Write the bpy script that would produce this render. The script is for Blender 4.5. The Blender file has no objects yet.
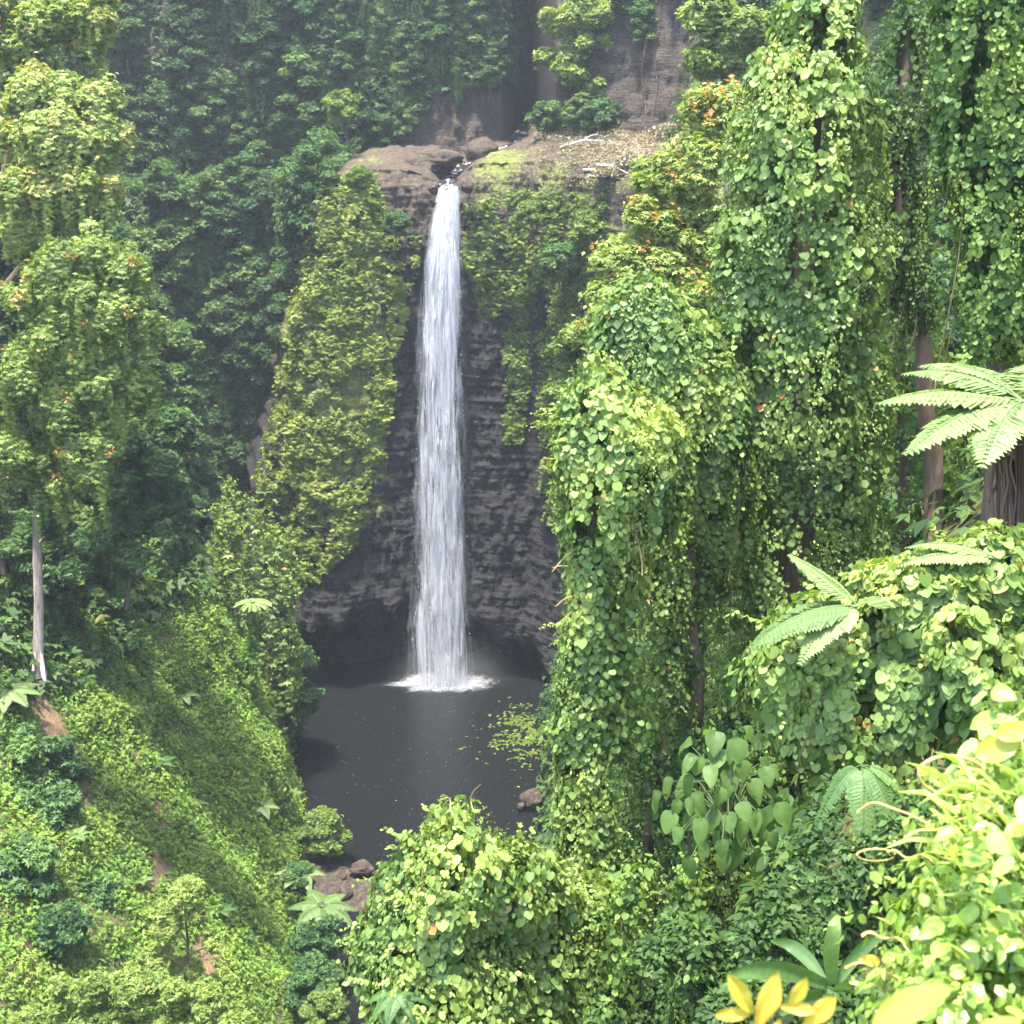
import bpy, math, random
import numpy as np
from mathutils import Vector, Matrix, noise as mnoise

rng = np.random.default_rng(7)
random.seed(7)
C = bpy.context.scene
COL = C.collection

# ------------------------------------------------------------------ camera
CAM_H, TILT, FOC = 58.9, math.radians(16.0), 1407.0
CT, ST = math.cos(TILT), math.sin(TILT)
cam_d = bpy.data.cameras.new("camera")
cam = bpy.data.objects.new("camera", cam_d)
COL.objects.link(cam)
cam.location = (0, 0, CAM_H)
cam.rotation_euler = (math.pi / 2 - TILT, 0, 0)
cam_d.sensor_width = 36.0
cam_d.lens = 36.0 * FOC / 1024.0
cam_d.clip_start, cam_d.clip_end = 0.1, 3000
cam_d.dof.use_dof = True
cam_d.dof.focus_distance = 60.0
cam_d.dof.aperture_fstop = 5.6
C.camera = cam


def depth_of(Y, z):
    return Y * CT + (CAM_H - z) * ST


def P(px, py, Y):
    """the point of the place that lies Y metres in front of the viewpoint, in the direction px, py"""
    cx, cy = (px - 512) / FOC, (512 - py) / FOC
    d = np.array([cx, CT + cy * ST, -ST + cy * CT])
    return np.array([0, 0, CAM_H]) + d * (Y / d[1])


def R_at(rpx, p):
    return rpx / FOC * depth_of(p[1], p[2])


def pix(p):
    p = np.asarray(p, float)
    dz = p[..., 2] - CAM_H
    dep = p[..., 1] * CT - dz * ST
    up = p[..., 1] * ST + dz * CT
    return 512 + FOC * p[..., 0] / dep, 512 - FOC * up / dep


# ------------------------------------------------------------------ noise
_perm = np.random.default_rng(3).permutation(256)
_perm = np.concatenate([_perm, _perm, _perm])
_g = np.random.default_rng(4).normal(size=(256, 3))
_g /= np.linalg.norm(_g, axis=1, keepdims=True)


def perlin(p):
    p = np.asarray(p, float)
    i = np.floor(p).astype(int)
    f = p - i
    i &= 255
    u = f * f * f * (f * (f * 6 - 15) + 10)
    out = 0
    for dx in (0, 1):
        for dy in (0, 1):
            for dz in (0, 1):
                h = _perm[_perm[_perm[(i[:, 0] + dx) & 255] + ((i[:, 1] + dy) & 255)] + ((i[:, 2] + dz) & 255)]
                g = _g[h]
                d = (f[:, 0] - dx) * g[:, 0] + (f[:, 1] - dy) * g[:, 1] + (f[:, 2] - dz) * g[:, 2]
                w = (u[:, 0] if dx else 1 - u[:, 0]) * (u[:, 1] if dy else 1 - u[:, 1]) * (u[:, 2] if dz else 1 - u[:, 2])
                out = out + w * d
    return out * 1.5


def fbm(p, o=4, gain=0.5):
    s, a = 0, 1.0
    p = np.array(p, float)
    for k in range(o):
        s = s + a * perlin(p + 17.3 * k)
        a *= gain
        p = p * 2.03
    return s


def sstep(a, b, x):
    t = np.clip((np.asarray(x, float) - a) / (b - a), 0, 1)
    return t * t * (3 - 2 * t)


def unit(v):
    return v / np.maximum(np.linalg.norm(v, axis=-1, keepdims=True), 1e-9)


def rdir(n, r=rng):
    return unit(r.normal(size=(n, 3)))


# ------------------------------------------------------------------ mesh builder
def _heart():
    v = [(0, 0, 0), (0, .96, -.20), (-.26, -.12, .03), (-.49, .08, .06), (-.52, .40, .03), (-.32, .74, -.09),
         (.26, -.12, .03), (.49, .08, .06), (.52, .40, .03), (.32, .74, -.09)]
    return np.array(v), [[0, 1, 5, 4, 3, 2], [0, 6, 7, 8, 9, 1]]


def _oval(w=.28, droop=.12):
    v = [(0, 0, 0), (0, .55, .02), (0, 1, -droop), (-w, .3, .06), (-w * .8, .7, .02), (w, .3, .06), (w * .8, .7, .02)]
    return np.array(v), [[0, 1, 4, 3], [1, 2, 4], [0, 5, 6, 1], [1, 6, 2]]


def _tuft():   # a small spray of three leaves, for plants far away
    v = [(0, 0, 0), (-.28, .45, .06), (0, 1, -.1), (.28, .45, .06),
         (-.5, .25, .02), (-.85, .62, -.12), (-.35, .6, .0),
         (.5, .25, .02), (.85, .62, -.12), (.35, .6, .0)]
    return np.array(v), [[0, 3, 2, 1], [0, 6, 5, 4], [0, 7, 8, 9]]


def blade(w=.27, n=9, droop=.18, fold=.35, wave=.04, heart=0.0, peak=.42):
    """a smooth leaf blade: five rows of points along it, folded on the midrib"""
    v, f = [], []
    for i in range(n + 1):
        t = i / n
        ww = w * (max(0.0, math.sin(math.pi * t ** (math.log(.5) / math.log(peak)))) ** .75 if 0 < t < 1 else 0.0) + .004
        for j, q in enumerate((-1, -.5, 0, .5, 1)):
            back = heart * (1 - t) ** 3 * abs(q) ** 1.5
            v.append((q * ww, t - back, -droop * t * t + fold * abs(q) * ww + wave * math.sin(7 * t + 2 * j) * abs(q)))
    for i in range(n):
        for j in range(4):
            a = i * 5 + j
            f.append([a, a + 1, a + 6, a + 5])
    return np.array(v), f


HEART, OVAL, LANCE, TUFT = _heart(), _oval(), _oval(.14, .25), _tuft()


class MB:
    def __init__(s):
        s.v, s.l, s.c, s.t, s.n = [], [], [], [], 0

    def raw(s, verts, faces, tint=.5):
        verts = np.asarray(verts, float).reshape(-1, 3)
        s.v.append(verts)
        s.t.append(np.broadcast_to(np.asarray(tint, float), (len(verts),)))
        s.l.append(np.concatenate([np.asarray(f) for f in faces]) + s.n)
        s.c.append(np.array([len(f) for f in faces]))
        s.n += len(verts)

    def grid(s, V, tint=.5):
        nu, nv = V.shape[:2]
        a = np.arange(nu * nv).reshape(nu, nv)
        q = np.stack([a[:-1, :-1], a[1:, :-1], a[1:, 1:], a[:-1, 1:]], -1).reshape(-1, 4)
        s.v.append(V.reshape(-1, 3))
        s.t.append(np.broadcast_to(np.asarray(tint, float).reshape(-1) if np.ndim(tint) else tint, (nu * nv,)))
        s.l.append(q.reshape(-1) + s.n)
        s.c.append(np.full(len(q), 4))
        s.n += nu * nv

    def leaves(s, tm, pos, tip, nor, size, tint):
        N = len(pos)
        if N == 0:
            return
        tv, tf = tm
        tip = unit(tip)
        nor = nor - tip * np.sum(nor * tip, 1, keepdims=True)
        nor = unit(nor + 1e-5)
        x = np.cross(tip, nor)
        size = np.broadcast_to(np.asarray(size, float), (N,))
        curl = .7 + .6 * rng.random((N, 1))
        wid = .82 + .36 * rng.random((N, 1))
        V = (x[:, None, :] * (tv[None, :, 0] * wid)[..., None] + tip[:, None, :] * tv[None, :, 1, None]
             + nor[:, None, :] * (tv[None, :, 2] * curl)[..., None])
        V = V * size[:, None, None] + pos[:, None, :]
        k = len(tv)
        fl = np.concatenate([np.array(f) for f in tf])
        s.v.append(V.reshape(-1, 3))
        s.t.append(np.repeat(np.broadcast_to(np.asarray(tint, float), (N,)), k))
        s.l.append((fl[None, :] + (np.arange(N) * k)[:, None]).reshape(-1) + s.n)
        s.c.append(np.tile(np.array([len(f) for f in tf]), N))
        s.n += N * k

    def tube(s, path, rad, seg=7, tint=.5, rough=0.0):
        path = np.asarray(path, float)
        n = len(path)
        rad = np.broadcast_to(np.asarray(rad, float), (n,))
        t = unit(np.gradient(path, axis=0))
        ref = np.array([1., .13, .07]) if abs(t[0, 0]) < .8 else np.array([0., 1., 0.])
        a = unit(np.cross(t, ref))
        b = np.cross(t, a)
        an = np.linspace(0, 2 * np.pi, seg, endpoint=False)
        rr = rad[:, None] * np.ones(seg)
        if rough:
            q = np.stack([np.repeat(path[:, 2] * .8, seg), np.tile(np.cos(an) * 1.5, n), np.tile(np.sin(an) * 1.5, n) + path[0, 0]], 1)
            rr = rr * (1 + rough * fbm(q, 3).reshape(n, seg))
        V = path[:, None, :] + (a[:, None, :] * np.cos(an)[None, :, None] + b[:, None, :] * np.sin(an)[None, :, None]) * rr[..., None]
        idx = np.arange(n * seg).reshape(n, seg)
        nx = np.roll(idx, -1, axis=1)
        q = np.stack([idx[:-1], idx[1:], nx[1:], nx[:-1]], -1).reshape(-1, 4)
        s.v.append(V.reshape(-1, 3))
        s.t.append(np.full(n * seg, tint))
        s.l.append(q.reshape(-1) + s.n)
        s.c.append(np.full(len(q), 4))
        s.l.append(np.concatenate([idx[0][::-1], idx[-1]]) + s.n)
        s.c.append(np.array([seg, seg]))
        s.n += n * seg

    def mesh(s, name, mat, extra=None):
        me = bpy.data.meshes.new(name)
        v = np.concatenate(s.v).astype(np.float32)
        l = np.concatenate(s.l).astype(np.int32)
        c = np.concatenate(s.c).astype(np.int32)
        me.vertices.add(len(v))
        me.vertices.foreach_set("co", v.ravel())
        me.loops.add(len(l))
        me.loops.foreach_set("vertex_index", l)
        me.polygons.add(len(c))
        st = np.concatenate([[0], np.cumsum(c)[:-1]]).astype(np.int32)
        me.polygons.foreach_set("loop_start", st)
        me.polygons.foreach_set("loop_total", c)
        me.polygons.foreach_set("use_smooth", np.ones(len(c), bool))
        at = me.attributes.new("tint", 'FLOAT', 'POINT')
        at.data.foreach_set("value", np.concatenate(s.t).astype(np.float32))
        for k, arr in (extra or {}).items():
            at = me.attributes.new(k, 'FLOAT', 'POINT')
            at.data.foreach_set("value", np.asarray(arr, np.float32).ravel())
        me.update(calc_edges=True)
        me.validate()
        me.materials.append(mat)
        return me

    def build(s, name, mat, parent=None, extra=None):
        return link(name, s.mesh(name, mat, extra), parent)


def link(name, me, parent=None):
    o = bpy.data.objects.new(name, me)
    COL.objects.link(o)
    if parent is not None:
        o.parent = parent
        o.location = -Vector(parent.location) if me is not None and not me.get("local") else (0, 0, 0)
    return o


def tag(o, label=None, cat=None, group=None, kind=None):
    if label:
        o["label"] = label
    if cat:
        o["category"] = cat
    if group:
        o["group"] = group
    if kind:
        o["kind"] = kind
    return o


def thing(name, label, cat, loc, group=None):
    o = bpy.data.objects.new(name, None)
    COL.objects.link(o)
    o.location = tuple(float(q) for q in loc)
    o.empty_display_size = .3
    return tag(o, label, cat, group)


# ------------------------------------------------------------------ materials
def new_mat(name):
    m = bpy.data.materials.new(name)
    m.use_nodes = True
    nt = m.node_tree
    nt.nodes.clear()
    return m, nt


class NT:
    def __init__(s, nt):
        s.nt = nt

    def n(s, typ, **kw):
        nd = s.nt.nodes.new(typ)
        for k, v in kw.items():
            if k.startswith("i_"):
                key = k[2:]
                nd.inputs[int(key) if key.isdigit() else key.replace("_", " ")].default_value = v
            else:
                setattr(nd, k, v)
        return nd

    def l(s, a, ao, b, bi):
        s.nt.links.new(a.outputs[ao], b.inputs[bi])

    def ramp(s, stops, interp='LINEAR'):
        r = s.nt.nodes.new('ShaderNodeValToRGB')
        e = r.color_ramp.elements
        r.color_ramp.interpolation = interp
        e[0].position, e[0].color = stops[0][0], (*stops[0][1], 1)
        e[1].position, e[1].color = stops[-1][0], (*stops[-1][1], 1)
        for p, c in stops[1:-1]:
            x = e.new(p)
            x.color = (*c, 1)
        return r


def leaf_mat(name, stops, rough=.42, spec=.45, trans=.35, tcol=(1.25, 1.25, .45), objvar=.0, mottle=0):
    """leaf blades: the colour runs over each leaf's own tint; some of the light passes through the blade"""
    m, nt = new_mat(name)
    N = NT(nt)
    at = N.n('ShaderNodeAttribute', attribute_name="tint")
    r = N.ramp(stops)
    src = (at, 'Fac')
    if objvar:
        oi = N.n('ShaderNodeObjectInfo')
        mm = N.n('ShaderNodeMath', operation='MULTIPLY_ADD')
        mm.inputs[1].default_value = objvar
        N.l(oi, 'Random', mm, 0)
        N.l(at, 'Fac', mm, 2)
        sb = N.n('ShaderNodeMath', operation='SUBTRACT')
        sb.inputs[1].default_value = objvar * .5
        N.l(mm, 0, sb, 0)
        src = (sb, 0)
    if mottle:
        tc = N.n('ShaderNodeTexCoord')
        mo = N.n('ShaderNodeTexNoise', i_Scale=mottle, i_Detail=4, i_Roughness=.6)
        N.l(tc, 'Object', mo, 'Vector')
        mr = N.n('ShaderNodeMath', operation='MULTIPLY_ADD', i_1=.7, i_2=-.35)
        N.l(mo, 'Fac', mr, 0)
        m3 = N.n('ShaderNodeMath', operation='ADD')
        N.l(mr, 0, m3, 0)
        N.l(src[0], src[1], m3, 1)
        src = (m3, 0)
    N.l(src[0], src[1], r, 'Fac')
    pb = N.n('ShaderNodeBsdfPrincipled', i_Roughness=rough)
    pb.inputs['Specular IOR Level'].default_value = spec
    N.l(r, 'Color', pb, 'Base Color')
    mu = N.n('ShaderNodeMix', data_type='RGBA', blend_type='MULTIPLY')
    mu.inputs[0].default_value = 1
    N.l(r, 'Color', mu, 6)
    mu.inputs[7].default_value = (*tcol, 1)
    tr = N.n('ShaderNodeBsdfTranslucent')
    N.l(mu, 2, tr, 'Color')
    mx = N.n('ShaderNodeMixShader')
    mx.inputs[0].default_value = trans
    N.l(pb, 0, mx, 1)
    N.l(tr, 0, mx, 2)
    out = N.n('ShaderNodeOutputMaterial')
    N.l(mx, 0, out, 'Surface')
    return m


def bark_mat(name, c0, c1, scale=6, stretch=.15, bump=.5):
    m, nt = new_mat(name)
    N = NT(nt)
    tc = N.n('ShaderNodeTexCoord')
    mp = N.n('ShaderNodeMapping')
    mp.inputs['Scale'].default_value = (1, 1, stretch)
    N.l(tc, 'Object', mp, 0)
    no = N.n('ShaderNodeTexNoise', i_Scale=scale, i_Detail=8, i_Roughness=.65)
    N.l(mp, 0, no, 'Vector')
    r = N.ramp([(.3, c0), (.7, c1)])
    N.l(no, 'Fac', r, 0)
    pb = N.n('ShaderNodeBsdfPrincipled', i_Roughness=.85)
    pb.inputs['Specular IOR Level'].default_value = .2
    N.l(r, 0, pb, 'Base Color')
    bp = N.n('ShaderNodeBump', i_Strength=bump, i_Distance=.05)
    N.l(no, 'Fac', bp, 'Height')
    N.l(bp, 0, pb, 'Normal')
    out = N.n('ShaderNodeOutputMaterial')
    N.l(pb, 0, out, 'Surface')
    return m


M = {}
M['vine'] = leaf_mat('vine_leaf', [(0, (.036, .068, .020)), (.35, (.085, .148, .036)), (.62, (.140, .215, .048)), (.84, (.22, .295, .065)), (.94, (.30, .36, .08)), (.98, (.34, .20, .07)), (1, (.36, .15, .06))], rough=.52, spec=.36, trans=.42, tcol=(1.2, 1.2, .45))
M['vine_small'] = leaf_mat('small_vine_leaf', [(0, (.028, .058, .016)), (.4, (.060, .115, .024)), (.8, (.13, .20, .038)), (1, (.22, .28, .05))], trans=.4, spec=.25, rough=.55)
M['forest'] = leaf_mat('forest_leaf', [(0, (.018, .042, .016)), (.4, (.038, .084, .026)), (.75, (.075, .135, .034)), (1, (.13, .19, .045))], objvar=.6, trans=.3, spec=.2, rough=.6)
M['pale'] = leaf_mat('pale_leaf', [(0, (.06, .11, .025)), (.5, (.15, .22, .045)), (.92, (.25, .31, .08)), (.97, (.36, .26, .09)), (1, (.5, .2, .08))], trans=.4, spec=.25, rough=.55)
M['shrub'] = leaf_mat('shrub_leaf', [(0, (.022, .052, .020)), (.5, (.052, .108, .032)), (1, (.11, .185, .045))], objvar=.3, trans=.3, spec=.2, rough=.6)
M['creeper'] = leaf_mat('creeper_leaf', [(0, (.045, .09, .018)), (.45, (.09, .175, .03)), (.8, (.15, .245, .04)), (1, (.22, .30, .055))], trans=.38, spec=.2, rough=.6)
M['clifflf'] = leaf_mat('cliff_leaf', [(0, (.04, .065, .014)), (.45, (.10, .145, .024)), (.8, (.17, .21, .035)), (1, (.25, .27, .05))], trans=.3, spec=.2, rough=.6)
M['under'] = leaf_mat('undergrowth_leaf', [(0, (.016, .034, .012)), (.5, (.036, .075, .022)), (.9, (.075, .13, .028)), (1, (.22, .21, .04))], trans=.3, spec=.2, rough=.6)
M['frond'] = leaf_mat('frond_leaf', [(0, (.06, .11, .03)), (.5, (.13, .20, .06)), (1, (.23, .29, .11))], trans=.4, rough=.55)
M['frond_dark'] = leaf_mat('dark_frond_leaf', [(0, (.03, .065, .018)), (.5, (.06, .12, .034)), (1, (.13, .21, .055))], trans=.35, rough=.5, spec=.3, mottle=14)
M['near'] = leaf_mat('near_leaf', [(0, (.10, .18, .03)), (.5, (.20, .30, .05)), (.85, (.34, .43, .10)), (1, (.52, .54, .22))], trans=.4, rough=.4, mottle=30)
M['broad'] = leaf_mat('broad_leaf', [(0, (.045, .085, .018)), (.5, (.085, .145, .032)), (1, (.16, .23, .055))], trans=.4, rough=.55, spec=.25, mottle=14)
M['yellow'] = leaf_mat('yellow_leaf', [(0, (.24, .28, .04)), (.3, (.40, .32, .04)), (1, (.52, .33, .05))], trans=.4, mottle=40)
M['dry'] = leaf_mat('dry_leaf', [(0, (.11, .09, .055)), (.6, (.24, .20, .12)), (1, (.24, .27, .10))], trans=.15)
M['orange'] = leaf_mat('orange_leaf', [(0, (.24, .10, .03)), (.6, (.40, .19, .05)), (1, (.34, .30, .06))], trans=.3)
M['bark'] = bark_mat('brown_bark', (.05, .035, .025), (.16, .11, .08))
M['redbark'] = bark_mat('reddish_bark', (.08, .045, .03), (.22, .13, .09))
M['palebark'] = bark_mat('pale_bark', (.13, .10, .085), (.40, .33, .29))
M['root'] = bark_mat('aerial_root', (.03, .022, .016), (.12, .08, .055))
M['tendril'] = bark_mat('tendril_stem', (.28, .22, .06), (.46, .34, .12), bump=.1)
M['stalk'] = bark_mat('green_stalk', (.03, .055, .016), (.06, .085, .028), bump=.1)
M['deadwood'] = bark_mat('dead_wood', (.35, .29, .24), (.6, .53, .46))
M['hair'] = bark_mat('curtain_stem', (.06, .05, .03), (.14, .11, .06), bump=.1)


def ground_like(name, kind):
    m, nt = new_mat(name)
    N = NT(nt)
    tc = N.n('ShaderNodeTexCoord')
    pb = N.n('ShaderNodeBsdfPrincipled', i_Roughness=.9)
    pb.inputs['Specular IOR Level'].default_value = .15
    out = N.n('ShaderNodeOutputMaterial')
    big = N.n('ShaderNodeTexNoise', i_Scale=.22, i_Detail=9, i_Roughness=.62)
    fine = N.n('ShaderNodeTexNoise', i_Scale=2.6, i_Detail=8, i_Roughness=.7)
    N.l(tc, 'Object', big, 'Vector')
    N.l(tc, 'Object', fine, 'Vector')
    if kind == 'rock':
        # layered basalt: bands of noise squeezed in height
        mp = N.n('ShaderNodeMapping')
        mp.inputs['Scale'].default_value = (.3, .3, 2.2)
        N.l(tc, 'Object', mp, 0)
        band = N.n('ShaderNodeTexNoise', i_Scale=1.0, i_Detail=9, i_Roughness=.66, i_Distortion=.4)
        N.l(mp, 0, band, 'Vector')
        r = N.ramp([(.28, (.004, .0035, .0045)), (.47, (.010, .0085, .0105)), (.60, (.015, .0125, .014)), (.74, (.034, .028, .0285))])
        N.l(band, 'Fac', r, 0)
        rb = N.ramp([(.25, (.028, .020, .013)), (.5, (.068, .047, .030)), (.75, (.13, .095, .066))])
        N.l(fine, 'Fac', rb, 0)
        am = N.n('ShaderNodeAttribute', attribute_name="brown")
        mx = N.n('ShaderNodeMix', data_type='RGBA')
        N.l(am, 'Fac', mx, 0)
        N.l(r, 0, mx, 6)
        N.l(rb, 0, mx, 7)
        # moss
        rm = N.ramp([(.3, (.06, .075, .015)), (.55, (.13, .15, .028)), (.75, (.22, .22, .05))])
        N.l(fine, 'Fac', rm, 0)
        ao = N.n('ShaderNodeAttribute', attribute_name="moss")
        ad = N.n('ShaderNodeMath', operation='ADD')
        sc = N.n('ShaderNodeMath', operation='MULTIPLY_ADD', i_1=1.6, i_2=-.8)
        N.l(fine, 'Fac', sc, 0)
        N.l(ao, 'Fac', ad, 0)
        N.l(sc, 0, ad, 1)
        cl = N.n('ShaderNodeMapRange', i_1=.35, i_2=.7)
        N.l(ad, 0, cl, 0)
        m2 = N.n('ShaderNodeMix', data_type='RGBA')
        N.l(cl, 0, m2, 0)
        N.l(mx, 2, m2, 6)
        N.l(rm, 0, m2, 7)
        # tan dry soil
        at = N.n('ShaderNodeAttribute', attribute_name="tan")
        rt = N.ramp([(.3, (.11, .085, .05)), (.7, (.27, .21, .14))])
        N.l(fine, 'Fac', rt, 0)
        m3 = N.n('ShaderNodeMix', data_type='RGBA')
        N.l(at, 'Fac', m3, 0)
        N.l(m2, 2, m3, 6)
        N.l(rt, 0, m3, 7)
        N.l(m3, 2, pb, 'Base Color')
        pb.inputs['Roughness'].default_value = .62
        pb.inputs['Specular IOR Level'].default_value = .35
        hm = N.n('ShaderNodeMath', operation='ADD')
        N.l(band, 'Fac', hm, 0)
        N.l(fine, 'Fac', hm, 1)
        bp = N.n('ShaderNodeBump', i_Strength=.9, i_Distance=.5)
        N.l(hm, 0, bp, 'Height')
    else:
        stops = {'soil': [(.3, (.055, .05, .022)), (.5, (.075, .085, .03)), (.7, (.16, .105, .06))],
                 'gravel': [(.3, (.016, .013, .010)), (.5, (.042, .033, .026)), (.7, (.10, .078, .062))]}[kind]
        r = N.ramp(stops)
        N.l(fine, 'Fac', r, 0)
        rs = N.ramp([(.3, (.10, .065, .035)), (.7, (.22, .14, .085))])
        N.l(fine, 'Fac', rs, 0)
        am = N.n('ShaderNodeAttribute', attribute_name="bare")
        mx = N.n('ShaderNodeMix', data_type='RGBA')
        N.l(am, 'Fac', mx, 0)
        N.l(r, 0, mx, 6)
        N.l(rs, 0, mx, 7)
        N.l(mx, 2, pb, 'Base Color')
        bp = N.n('ShaderNodeBump', i_Strength=.8, i_Distance=.3)
        N.l(fine, 'Fac', bp, 'Height')
    N.l(bp, 0, pb, 'Normal')
    N.l(pb, 0, out, 'Surface')
    return m


M['rock'] = ground_like('basalt', 'rock')
M['soil'] = ground_like('slope_soil', 'soil')
M['gravel'] = ground_like('river_gravel', 'gravel')


def water_mat():
    m, nt = new_mat('pool_water')
    N = NT(nt)
    tc = N.n('ShaderNodeTexCoord')
    n1 = N.n('ShaderNodeTexNoise', i_Scale=1.1, i_Detail=5, i_Roughness=.6)
    n2 = N.n('ShaderNodeTexNoise', i_Scale=5.0, i_Detail=3)
    N.l(tc, 'Object', n1, 'Vector')
    N.l(tc, 'Object', n2, 'Vector')
    ad = N.n('ShaderNodeMath', operation='MULTIPLY_ADD', i_1=.25)
    N.l(n2, 'Fac', ad, 0)
    N.l(n1, 'Fac', ad, 2)
    bp = N.n('ShaderNodeBump', i_Strength=.6, i_Distance=.16)
    N.l(ad, 0, bp, 'Height')
    pb = N.n('ShaderNodeBsdfPrincipled', i_Roughness=.10, i_IOR=1.33)
    pb.inputs['Base Color'].default_value = (.006, .0065, .007, 1)
    N.l(bp, 0, pb, 'Normal')
    out = N.n('ShaderNodeOutputMaterial')
    N.l(pb, 0, out, 'Surface')
    return m


M['water'] = water_mat()


def fall_mat(name, sx, sz, lo, hi, white=(.60, .615, .66)):
    """falling water: white threads of foam with clear gaps between them"""
    m, nt = new_mat(name)
    N = NT(nt)
    tc = N.n('ShaderNodeTexCoord')
    mp = N.n('ShaderNodeMapping')
    mp.inputs['Scale'].default_value = (sx, sx, sz)
    N.l(tc, 'Object', mp, 0)
    no = N.n('ShaderNodeTexNoise', i_Scale=1, i_Detail=7, i_Roughness=.68, i_Distortion=.25)
    N.l(mp, 0, no, 'Vector')
    at = N.n('ShaderNodeAttribute', attribute_name="tint")
    ad = N.n('ShaderNodeMath', operation='ADD')
    N.l(no, 'Fac', ad, 0)
    N.l(at, 'Fac', ad, 1)
    mr = N.n('ShaderNodeMapRange', i_1=lo, i_2=hi)
    N.l(ad, 0, mr, 0)
    df = N.n('ShaderNodeBsdfDiffuse')
    df.inputs[0].default_value = (*white, 1)
    tl = N.n('ShaderNodeBsdfTranslucent')
    tl.inputs[0].default_value = (*white, 1)
    mx = N.n('ShaderNodeMixShader')
    mx.inputs[0].default_value = .45
    N.l(df, 0, mx, 1)
    N.l(tl, 0, mx, 2)
    tp = N.n('ShaderNodeBsdfTransparent')
    m2 = N.n('ShaderNodeMixShader')
    N.l(mr, 0, m2, 0)
    N.l(tp, 0, m2, 1)
    N.l(mx, 0, m2, 2)
    out = N.n('ShaderNodeOutputMaterial')
    N.l(m2, 0, out, 'Surface')
    return m


# ------------------------------------------------------------------ terrain
def interp(x, xs, ys):
    return np.interp(x, xs, ys)


def smooth_interp(x, xs, ys):
    """piecewise cubic (monotone enough) interpolation"""
    x = np.asarray(x, float)
    xs, ys = np.array(xs, float), np.array(ys, float)
    d = np.gradient(ys, xs)
    k = np.clip(np.searchsorted(xs, x) - 1, 0, len(xs) - 2)
    h = xs[k + 1] - xs[k]
    t = np.clip((x - xs[k]) / h, 0, 1)
    return ((2 * t**3 - 3 * t**2 + 1) * ys[k] + (t**3 - 2 * t**2 + t) * h * d[k]
            + (-2 * t**3 + 3 * t**2) * ys[k + 1] + (t**3 - t**2) * h * d[k + 1])


def z_top(x):
    return smooth_interp(x, [-60, -30, -20, -16, -12.5, -9.6, -8, -7, -6, -4.5, 0, 6, 12, 20, 30, 60],
                         [50, 50, 51.5, 52.8, 53.1, 52.8, 52.1, 51.7, 52.0, 53.0, 53.8, 53.9, 53.3, 53, 54, 60])


def cliff_Y(x, z):
    """the gorge's head wall: how far in front of the viewpoint the rock stands"""
    xl = interp(z, [0, 15, 52, 70], [-27.5, -26, -17.8, -17])
    xl = xl + .7 * np.sin(z * .45 + 1) + .45 * np.sin(z * 1.13) + .3 * np.sin(z * 2.7)
    y = 141.3 + .045 * z - 1.6
    y = y + 16 * sstep(0, 5.5, xl - x)                        # recess left of the mossy buttress
    y = y - 3.2 * np.exp(-((x + 18.5) / 5.0) ** 2) * (1 - .5 * sstep(30, 52, z))
    y = y + 1.6 * np.exp(-((x + 7) / 3.0) ** 2)               # notch behind the fall
    y = y - 1.15 * np.maximum(x - 1.5, 0) ** 1.12
    y = y - 1.2 * sstep(38, 43, z) * np.exp(-((x - 1) / 4) ** 2)
    zl = interp(x, [-30, -22, -14, -7, -3, 1, 6], [5.5, 6.8, 9.0, 8.6, 6.0, 4.2, 2.0]) + .9 * np.sin(x * 1.1) * np.sin(x * .37 + 1) + .5 * np.sin(x * 2.3 + 2)
    y = y + 8.5 * (1 - sstep(-3.5, .2, z - zl)) * (1 - sstep(2, 8, x))   # hollow washed out at the foot
    y = y - .3 * np.exp(-((z - zl - 1.2) / 1.2) ** 2)
    return y


def foot_Y(x):
    x = np.asarray(x, float)
    ax, ay = [-60, -26, -20, -10, -.6, .3, 3.2, 4.2, 9, 16, 22, 30, 46], [172, 170, 169, 168, 168, 187, 187, 159, 155, 150, 143, 130, 112]
    return sum(np.interp(x + o, ax, ay) for o in (-.6, -.3, 0, .3, .6)) / 5


def river_x(Y):
    return interp(Y, [141, 147, 153, 160, 168, 186], [-7, -6.2, -4.0, -3.0, 1.2, 2.0])


xs = np.concatenate([np.arange(-84, -46, 1.0), np.arange(-46, -30, .4), np.arange(-30, 10, .17), np.arange(10, 46, .4)])
nA, nB, nC, nD = 300, 70, 150, 8
cols = []
zt = z_top(xs)
tA = np.linspace(0, 1, nA)
XA = np.repeat(xs[:, None], nA, 1)
ZA = -3 + (zt[:, None] + 3) * tA[None, :]
YA = cliff_Y(XA, ZA)
YA = YA + 1.3 * sstep(2.2, 0, zt[:, None] - ZA) ** 2          # rounded brow
tB = np.linspace(0, 1, nB + 1)[1:] ** 1.3
Yt = YA[:, -1:]
Yf = np.maximum(foot_Y(xs)[:, None], Yt + 2.0)
XB = np.repeat(xs[:, None], nB, 1)
YB = Yt + (Yf - Yt) * tB
ZB = zt[:, None] + (.05 + .06 * sstep(0, 4, XB)) * (YB - Yt) * sstep(0, 6, YB - Yt) + .3 * sstep(0, 2.5, YB - Yt)
rv = np.exp(-((XB - river_x(YB)) / 1.6) ** 2)
ZB = ZB - .9 * rv * sstep(-1, 3, YB - Yt)
tC = np.linspace(0, 1, nC + 1)[1:]
ZC = ZB[:, -1:] + (120 - ZB[:, -1:]) * tC
YC = Yf + .10 * (ZC - ZB[:, -1:])
XC = np.repeat(xs[:, None], nC, 1)
tD = np.linspace(0, 1, nD + 1)[1:]
XD = np.repeat(xs[:, None], nD, 1)
YD = YC[:, -1:] + 120 * tD
ZD = 120 + 10 * tD + 0 * YD
X = np.concatenate([XA, XB, XC, XD], 1)
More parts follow.
